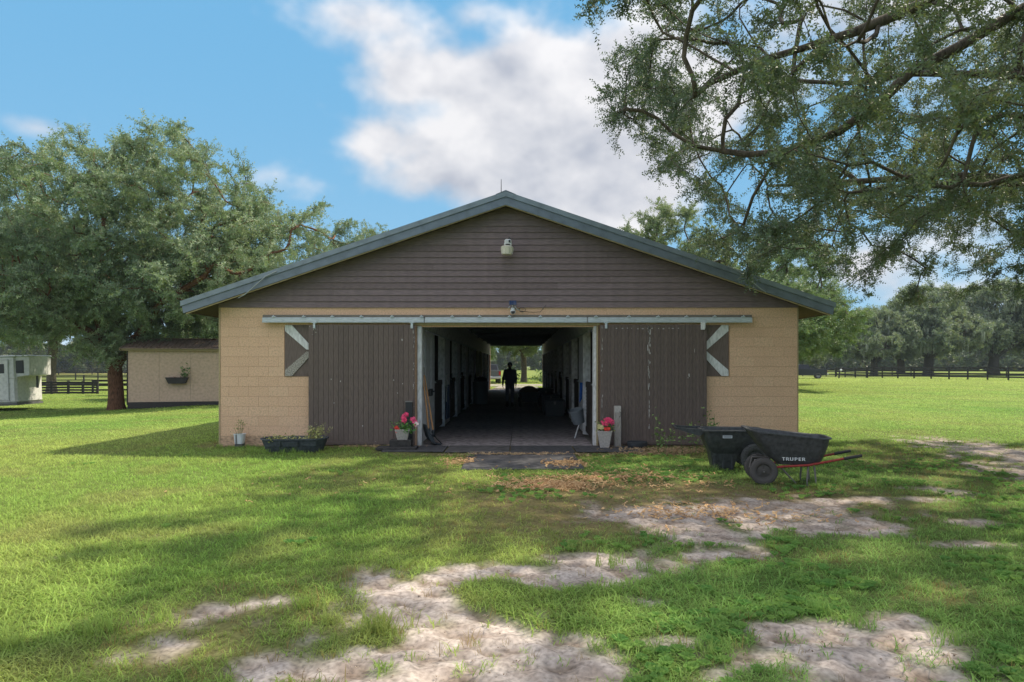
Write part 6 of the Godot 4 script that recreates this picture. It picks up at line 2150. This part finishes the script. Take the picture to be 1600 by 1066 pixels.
func fence(label: String, group: String, line: Array, spacing: float, rails: Array, post_h: float, th := 0.10, tone := "fence_black") -> void:
	var m := mat(tone, 0.022, 0.02, 0.018, 0.85)
	if tone == "fence_grey":
		m = mat(tone, 0.075, 0.065, 0.055, 0.9)
	var a0: Vector2 = line[0]
	var t := thing("board_fence", label, "fence", Vector3(a0.x, land(a0.x, a0.y), -a0.y), 0.0, group)
	for i in line.size() - 1:
		var a: Vector2 = line[i]
		var b: Vector2 = line[i + 1]
		var n := maxi(1, int(round(a.distance_to(b) / spacing)))
		var sub := 4 if n > 12 else 1
		for k in n + 1:
			if k == n and i < line.size() - 2:
				continue
			var p := a.lerp(b, float(k) / n)
			var mb := MB.new()
			mb.box(Vector3(0, post_h / 2 - 0.1, 0), Vector3(th * 1.3, post_h + 0.2, th * 1.3), 0.012)
			obj("post", mb, m, t, Vector3(p.x, land(p.x, p.y), -p.y) - t.position)
		for k in range(0, n, sub):
			var p := a.lerp(b, float(k) / n)
			var q := a.lerp(b, float(mini(k + sub, n)) / n)
			for y in rails:
				var mb := MB.new()
				var pa := Vector3(p.x, land(p.x, p.y) + y, -p.y)
				var pb := Vector3(q.x, land(q.x, q.y) + y, -q.y)
				mb.bar((pa - pb) * 0.5, (pb - pa) * 0.5, 0.03, 0.15, 0.004, (pb - pa).cross(Vector3.UP).cross(pb - pa))
				obj("rail", mb, m, t, (pa + pb) * 0.5 - t.position + Vector3(0, 0, 0.075))

func pickup(label: String, at: Vector3, turn: float, tone: Material) -> void:
	var t := thing("pickup_truck", label, "pickup truck", at, turn, "parked pickup trucks")
	var black := mat("truck_black_trim", 0.02, 0.02, 0.022, 0.6)
	var glass := mat("dark_glass", 0.010, 0.012, 0.018, 0.3)
	# local x forward
	var mb := MB.new()
	mb.prism([Vector2(-2.75, 0.50), Vector2(-2.8, 1.18), Vector2(-0.75, 1.20), Vector2(1.0, 1.18), Vector2(2.5, 1.08), Vector2(2.72, 0.95), Vector2(2.72, 0.48), Vector2(2.2, 0.42), Vector2(-2.3, 0.42)], -0.93, 0.93)
	mb.box(Vector3(-1.75, 1.21, 0), Vector3(2.0, 0.03, 1.86), 0.01)
	obj("body", mb, tone, t)
	mb = MB.new()
	mb.hexa([Vector3(-0.85, 1.18, -0.88), Vector3(1.15, 1.18, -0.88), Vector3(-0.65, 1.80, -0.72), Vector3(0.45, 1.80, -0.72), Vector3(-0.85, 1.18, 0.88), Vector3(1.15, 1.18, 0.88), Vector3(-0.65, 1.80, 0.72), Vector3(0.45, 1.80, 0.72)], Vector3(0, 1.5, 0))
	var cab := obj("cab", mb, tone, t)
	mb = MB.new()
	for s in [-1.0, 1.0]:
		for q in [[-0.70, -0.02, -0.55, 0.0], [0.05, 0.95, 0.05, 0.40]]:
			mb.quad(Vector3(q[0], 1.24, s * 0.878), Vector3(q[1], 1.24, s * 0.878), Vector3(q[3], 1.72, s * 0.755), Vector3(q[2], 1.72, s * 0.755))
	mb.quad(Vector3(-0.835, 1.26, -0.76), Vector3(-0.835, 1.26, 0.76), Vector3(-0.68, 1.74, 0.66), Vector3(-0.68, 1.74, -0.66))
	mb.quad(Vector3(1.10, 1.24, -0.8), Vector3(0.51, 1.76, -0.68), Vector3(0.51, 1.76, 0.68), Vector3(1.10, 1.24, 0.8))
	obj("window", mb, glass, cab)
	for z in [-0.82, 0.82]:
		mb = MB.new()
		mb.box(Vector3(-2.79, 0.97, z), Vector3(0.05, 0.34, 0.17), 0.015)
		obj("tail_light", mb, mat("tail_lens", 0.42, 0.02, 0.02, 0.25), t)
		mb = MB.new()
		mb.box(Vector3(2.68, 0.90, z * 0.88), Vector3(0.1, 0.18, 0.3), 0.02)
		obj("headlight", mb, mat("headlight_lens", 0.6, 0.62, 0.64, 0.15), t)
	mb = MB.new()
	mb.box(Vector3(-2.86, 0.56, 0), Vector3(0.16, 0.2, 1.8), 0.03)
	mb.box(Vector3(2.76, 0.52, 0), Vector3(0.16, 0.22, 1.8), 0.03)
	obj("bumper", mb, mat("bumper_chrome", 0.5, 0.51, 0.52, 0.3, null, Vector3.ONE, 0.0, 0.6), t)
	mb = MB.new()
	mb.box(Vector3(-2.806, 0.9, 0), Vector3(0.03, 0.42, 1.36), 0.01)
	obj("tailgate", mb, tone, t)
	mb = MB.new()
	mb.box(Vector3(-2.82, 0.64, 0.0), Vector3(0.012, 0.13, 0.3))
	obj("number_plate", mb, mat("plate_white", 0.6, 0.6, 0.58, 0.5), t)
	for x in [-1.75, 1.75]:
		for z in [-0.85, 0.85]:
			wheel(t, Vector3(x, 0.38, z), 0.38, 0.25, mat("tyre_rubber", 0.07, 0.064, 0.062), mat("alloy_wheel", 0.4, 0.4, 0.41, 0.4, null, Vector3.ONE, 0.0, 0.5))

func build_far() -> void:
	build_shed()
	build_trailer()
	var four := [0.35, 0.72, 1.08, 1.42]
	fence("black four board paddock fence on the right in front of the mossy oaks", "black board fences", [Vector2(47.8, 94.0), Vector2(56.4, 75.5), Vector2(66.0, 55.0)], 2.4, four, 1.52, 0.11)
	fence("black board fence running back from the right fence corner towards the pickup", "black board fences", [Vector2(47.8, 94.3), Vector2(47.0, 108.0), Vector2(30.0, 106.0)], 2.6, [0.35, 0.75, 1.15], 1.3, 0.10)
	fence("far black fence behind the right paddock under the oaks", "black board fences", [Vector2(50.0, 108.0), Vector2(92.0, 104.0)], 2.9, [0.4, 0.85, 1.3], 1.4, 0.10)
	fence("short corral of stacked dark boards beside the bare tree trunk", "", [Vector2(-40.2, 56.5), Vector2(-38.0, 57.4), Vector2(-35.8, 57.8)], 1.15, [0.12, 0.34, 0.56, 0.78, 0.98], 1.1, 0.12, "fence_grey")
	fence("nearest black three rail fence between the corral and the shed", "black board fences", [Vector2(-38.2, 61.0), Vector2(-28.0, 65.0)], 2.5, [0.2, 0.62, 1.02], 1.15, 0.11)
	fence("second black rail fence back across the left field", "black board fences", [Vector2(-58.0, 80.0), Vector2(-40.0, 84.0)], 3.0, [0.25, 0.7, 1.15], 1.25, 0.11)
	fence("third black rail fence back across the left field", "black board fences", [Vector2(-84.0, 117.0), Vector2(-60.0, 122.0)], 3.4, [0.3, 0.8, 1.3], 1.4, 0.12)
	fence("farthest black fence at the edge of the dry yellow field on the left", "black board fences", [Vector2(-138.0, 190.0), Vector2(-96.0, 198.0)], 4.2, [0.4, 1.0, 1.6], 1.75, 0.15)
	# long low building with a red roof
	var t := thing("long_stable", "long low stable with a rusty red roof far across the left field", "stable", Vector3(-170.0, land(-170, 250), -258.0), 0.05)
	var mb := MB.new()
	mb.box(Vector3(0, 1.3, 0), Vector3(46, 2.6, 8))
	obj("wall", mb, mat("stable_wall", 0.16, 0.16, 0.165, 0.9), t)
	for k in 15:
		mb = MB.new()
		mb.box(Vector3(-21 + k * 3.0, 1.1, 4.02), Vector3(1.4, 2.0, 0.1))
		obj("door", mb, mat("stable_door", 0.05, 0.055, 0.06, 0.9) if k % 3 else mat("stable_door_pale", 0.35, 0.36, 0.36, 0.9), t)
	mb = MB.new()
	mb.prism([Vector2(-5.2, 2.5), Vector2(5.2, 2.5), Vector2(0, 4.3)], -23.6, 23.6)
	var rf := obj("roof", mb, mat("stable_roof", 0.42, 0.20, 0.16, 0.7), t)
	rf.rotation.y = PI / 2
	# pickups
	pickup("dark pickup parked beyond the right corner of the barn", Vector3(36.2, land(36, 87), -87.5), PI - 0.32, mat("truck_dark_paint", 0.02, 0.024, 0.034, 0.25))
	pickup("grey pickup seen from behind through the far end of the aisle", Vector3(-2.95, land(-2.9, 62), -64.5), PI / 2 + 0.1, mat("truck_grey_paint", 0.10, 0.115, 0.12, 0.3))
	# leaning post with a white reflector beside the drive
	t = thing("marker_post", "leaning dark post with a white cap in the field right of the barn", "post", Vector3(42.0, land(42, 90), -90.0))
	t.rotation.z = -0.1
	mb = MB.new()
	mb.box(Vector3(0, 0.55, 0), Vector3(0.14, 1.3, 0.14), 0.02)
	obj("post", mb, mat("fence_black", 0.022, 0.02, 0.018), t)
	mb = MB.new()
	mb.ball(Vector3(0.12, 1.12, 0.1), Vector3(0.16, 0.16, 0.12), 10, 6)
	obj("cap", mb, mat("white_plastic", 0.66, 0.68, 0.70), t)
	# the drive behind the barn, and the yard it leads to
	mb = MB.new()
	var pts := [Vector2(-9, 55.5), Vector2(-4, 54.2), Vector2(3, 53.6), Vector2(9, 53.8), Vector2(16, 54.6)]
	for i in pts.size() - 1:
		var a: Vector2 = pts[i]
		var b: Vector2 = pts[i + 1]
		mb.quad(Vector3(a.x, land(a.x, a.y) + 0.03, -a.y), Vector3(b.x, land(b.x, b.y) + 0.03, -b.y), Vector3(b.x, land(b.x, b.y + 6) + 0.03, -b.y - 6.5), Vector3(a.x, land(a.x, a.y + 6) + 0.03, -a.y - 6.5))
	mb.quad(Vector3(-2.0, 0.035, -48.3), Vector3(1.45, 0.035, -48.3), Vector3(1.2, 0.06, -54.3), Vector3(-1.6, 0.06, -54.3))
	tag(obj("driveway", mb, mat("drive_sand", 0.42, 0.37, 0.31, 1.0, tex("soil_grain", 0.03, 0.58, 6), Vector3(0.8, 0.8, 0.8))), "pale sandy driveway crossing behind the barn", "driveway", "", "structure")
	# low shrubs beyond the drive
	var r := RandomNumberGenerator.new()
	r.seed = 19
	for s in [[2.2, 66.0, 0.8, "round green shrub right of the straight trunk beyond the aisle"], [-0.9, 72.0, 0.9, "shrub left of the straight trunk beyond the aisle"], [4.3, 74.0, 1.2, "larger shrub at the right of the view through the aisle"], [-4.4, 76.0, 1.1, "shrub behind the grey pickup beyond the aisle"]]:
		mb = MB.new()
		leaf_bunch(mb, r, Vector3(0, 0.1, 0), 320, Vector3(s[2], s[2] * 1.2, s[2]), 0.22, Color(0.07, 0.15, 0.04), Color(0.19, 0.28, 0.08))
		tag(obj("shrub", mb, tinted("plant_leaf", 0.6), self, Vector3(s[0], land(s[0], s[1]), -s[1])), s[3], "shrub", "shrubs beyond the driveway")
	# weeds behind the yard cart
	mb = MB.new()
	for i in 16:
		var x := r.randf_range(-0.35, 0.75)
		var hh := r.randf_range(0.25, 0.82)
		mb.col = Color(0.12, 0.17, 0.05)
		mb.tube([Vector3(x, 0, 0), Vector3(x + r.randfn() * 0.05, hh * 0.6, r.randfn() * 0.05), Vector3(x + r.randfn() * 0.1, hh, r.randfn() * 0.08)], [0.006, 0.005, 0.003], 3, false)
		leaf_bunch(mb, r, Vector3(x, hh * 0.55, 0), 22, Vector3(0.09, hh * 0.4, 0.09), 0.06, Color(0.09, 0.17, 0.04), Color(0.22, 0.31, 0.09), false)
	tag(obj("weed_clump", mb, tinted("plant_leaf", 0.6), self, Vector3(2.85, 0.0, -12.6)), "leafy green weeds growing behind the black yard cart", "weeds")

# ------------------------------------------------------------------
func _ready() -> void:
	var cam := Camera3D.new()
	cam.name = "camera"
	cam.position = Vector3(0, EYE, 0)
	var near := 0.1
	cam.set_frustum(near * 1066.0 / 1067.0, Vector2(-13.0, 39.0) / 1067.0 * near, near, 4000.0)
	add_child(cam)
	cam.make_current()
	var env := Environment.new()
	env.background_mode = Environment.BG_SKY
	var sky := Sky.new()
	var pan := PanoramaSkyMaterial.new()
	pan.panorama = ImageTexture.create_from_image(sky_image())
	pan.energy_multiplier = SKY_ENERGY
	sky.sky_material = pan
	env.sky = sky
	env.tonemap_mode = Environment.TONE_MAPPER_LINEAR
	env.tonemap_exposure = EXPOSURE
	env.ambient_light_source = Environment.AMBIENT_SOURCE_SKY
	env.fog_enabled = true  # humid summer air
	env.fog_density = 0.00025
	env.fog_light_color = Color(0.80, 0.86, 0.92)
	env.sdfgi_enabled = true
	env.ssao_enabled = true
	env.ssil_enabled = true
	var we := WorldEnvironment.new()
	we.name = "world_environment"
	we.environment = env
	add_child(we)
	var sun := DirectionalLight3D.new()
	sun.name = "sun"
	sun.light_energy = SUN_ENERGY
	sun.light_color = Color(1.0, 0.955, 0.87)
	sun.light_angular_distance = 1.0
	sun.shadow_enabled = true
	add_child(sun)
	# the sun stands high to the right and a little behind the barn
	sun.look_at_from_position(Vector3.ZERO, Vector3(-2.1, -2.8, 0.95), Vector3.UP)

	for s in [[n_lump, 1, 0.55, 3], [n_fine, 2, 1.1, 4], [n_tone, 3, 0.22, 3], [n_broad, 4, 0.09, 3]]:
		s[0].noise_type = FastNoiseLite.TYPE_SIMPLEX_SMOOTH
		s[0].seed = s[1]
		s[0].frequency = s[2]
		s[0].fractal_octaves = s[3]
	lay_masks()
	build_ground()
	build_barn()
	build_trees()
	build_far()
	build_mats()
	build_turf()
	build_planters()
	build_wheelbarrow()
	build_cart()
	build_tools()
	build_gable_fittings()
	build_aisle_things()
	build_person()
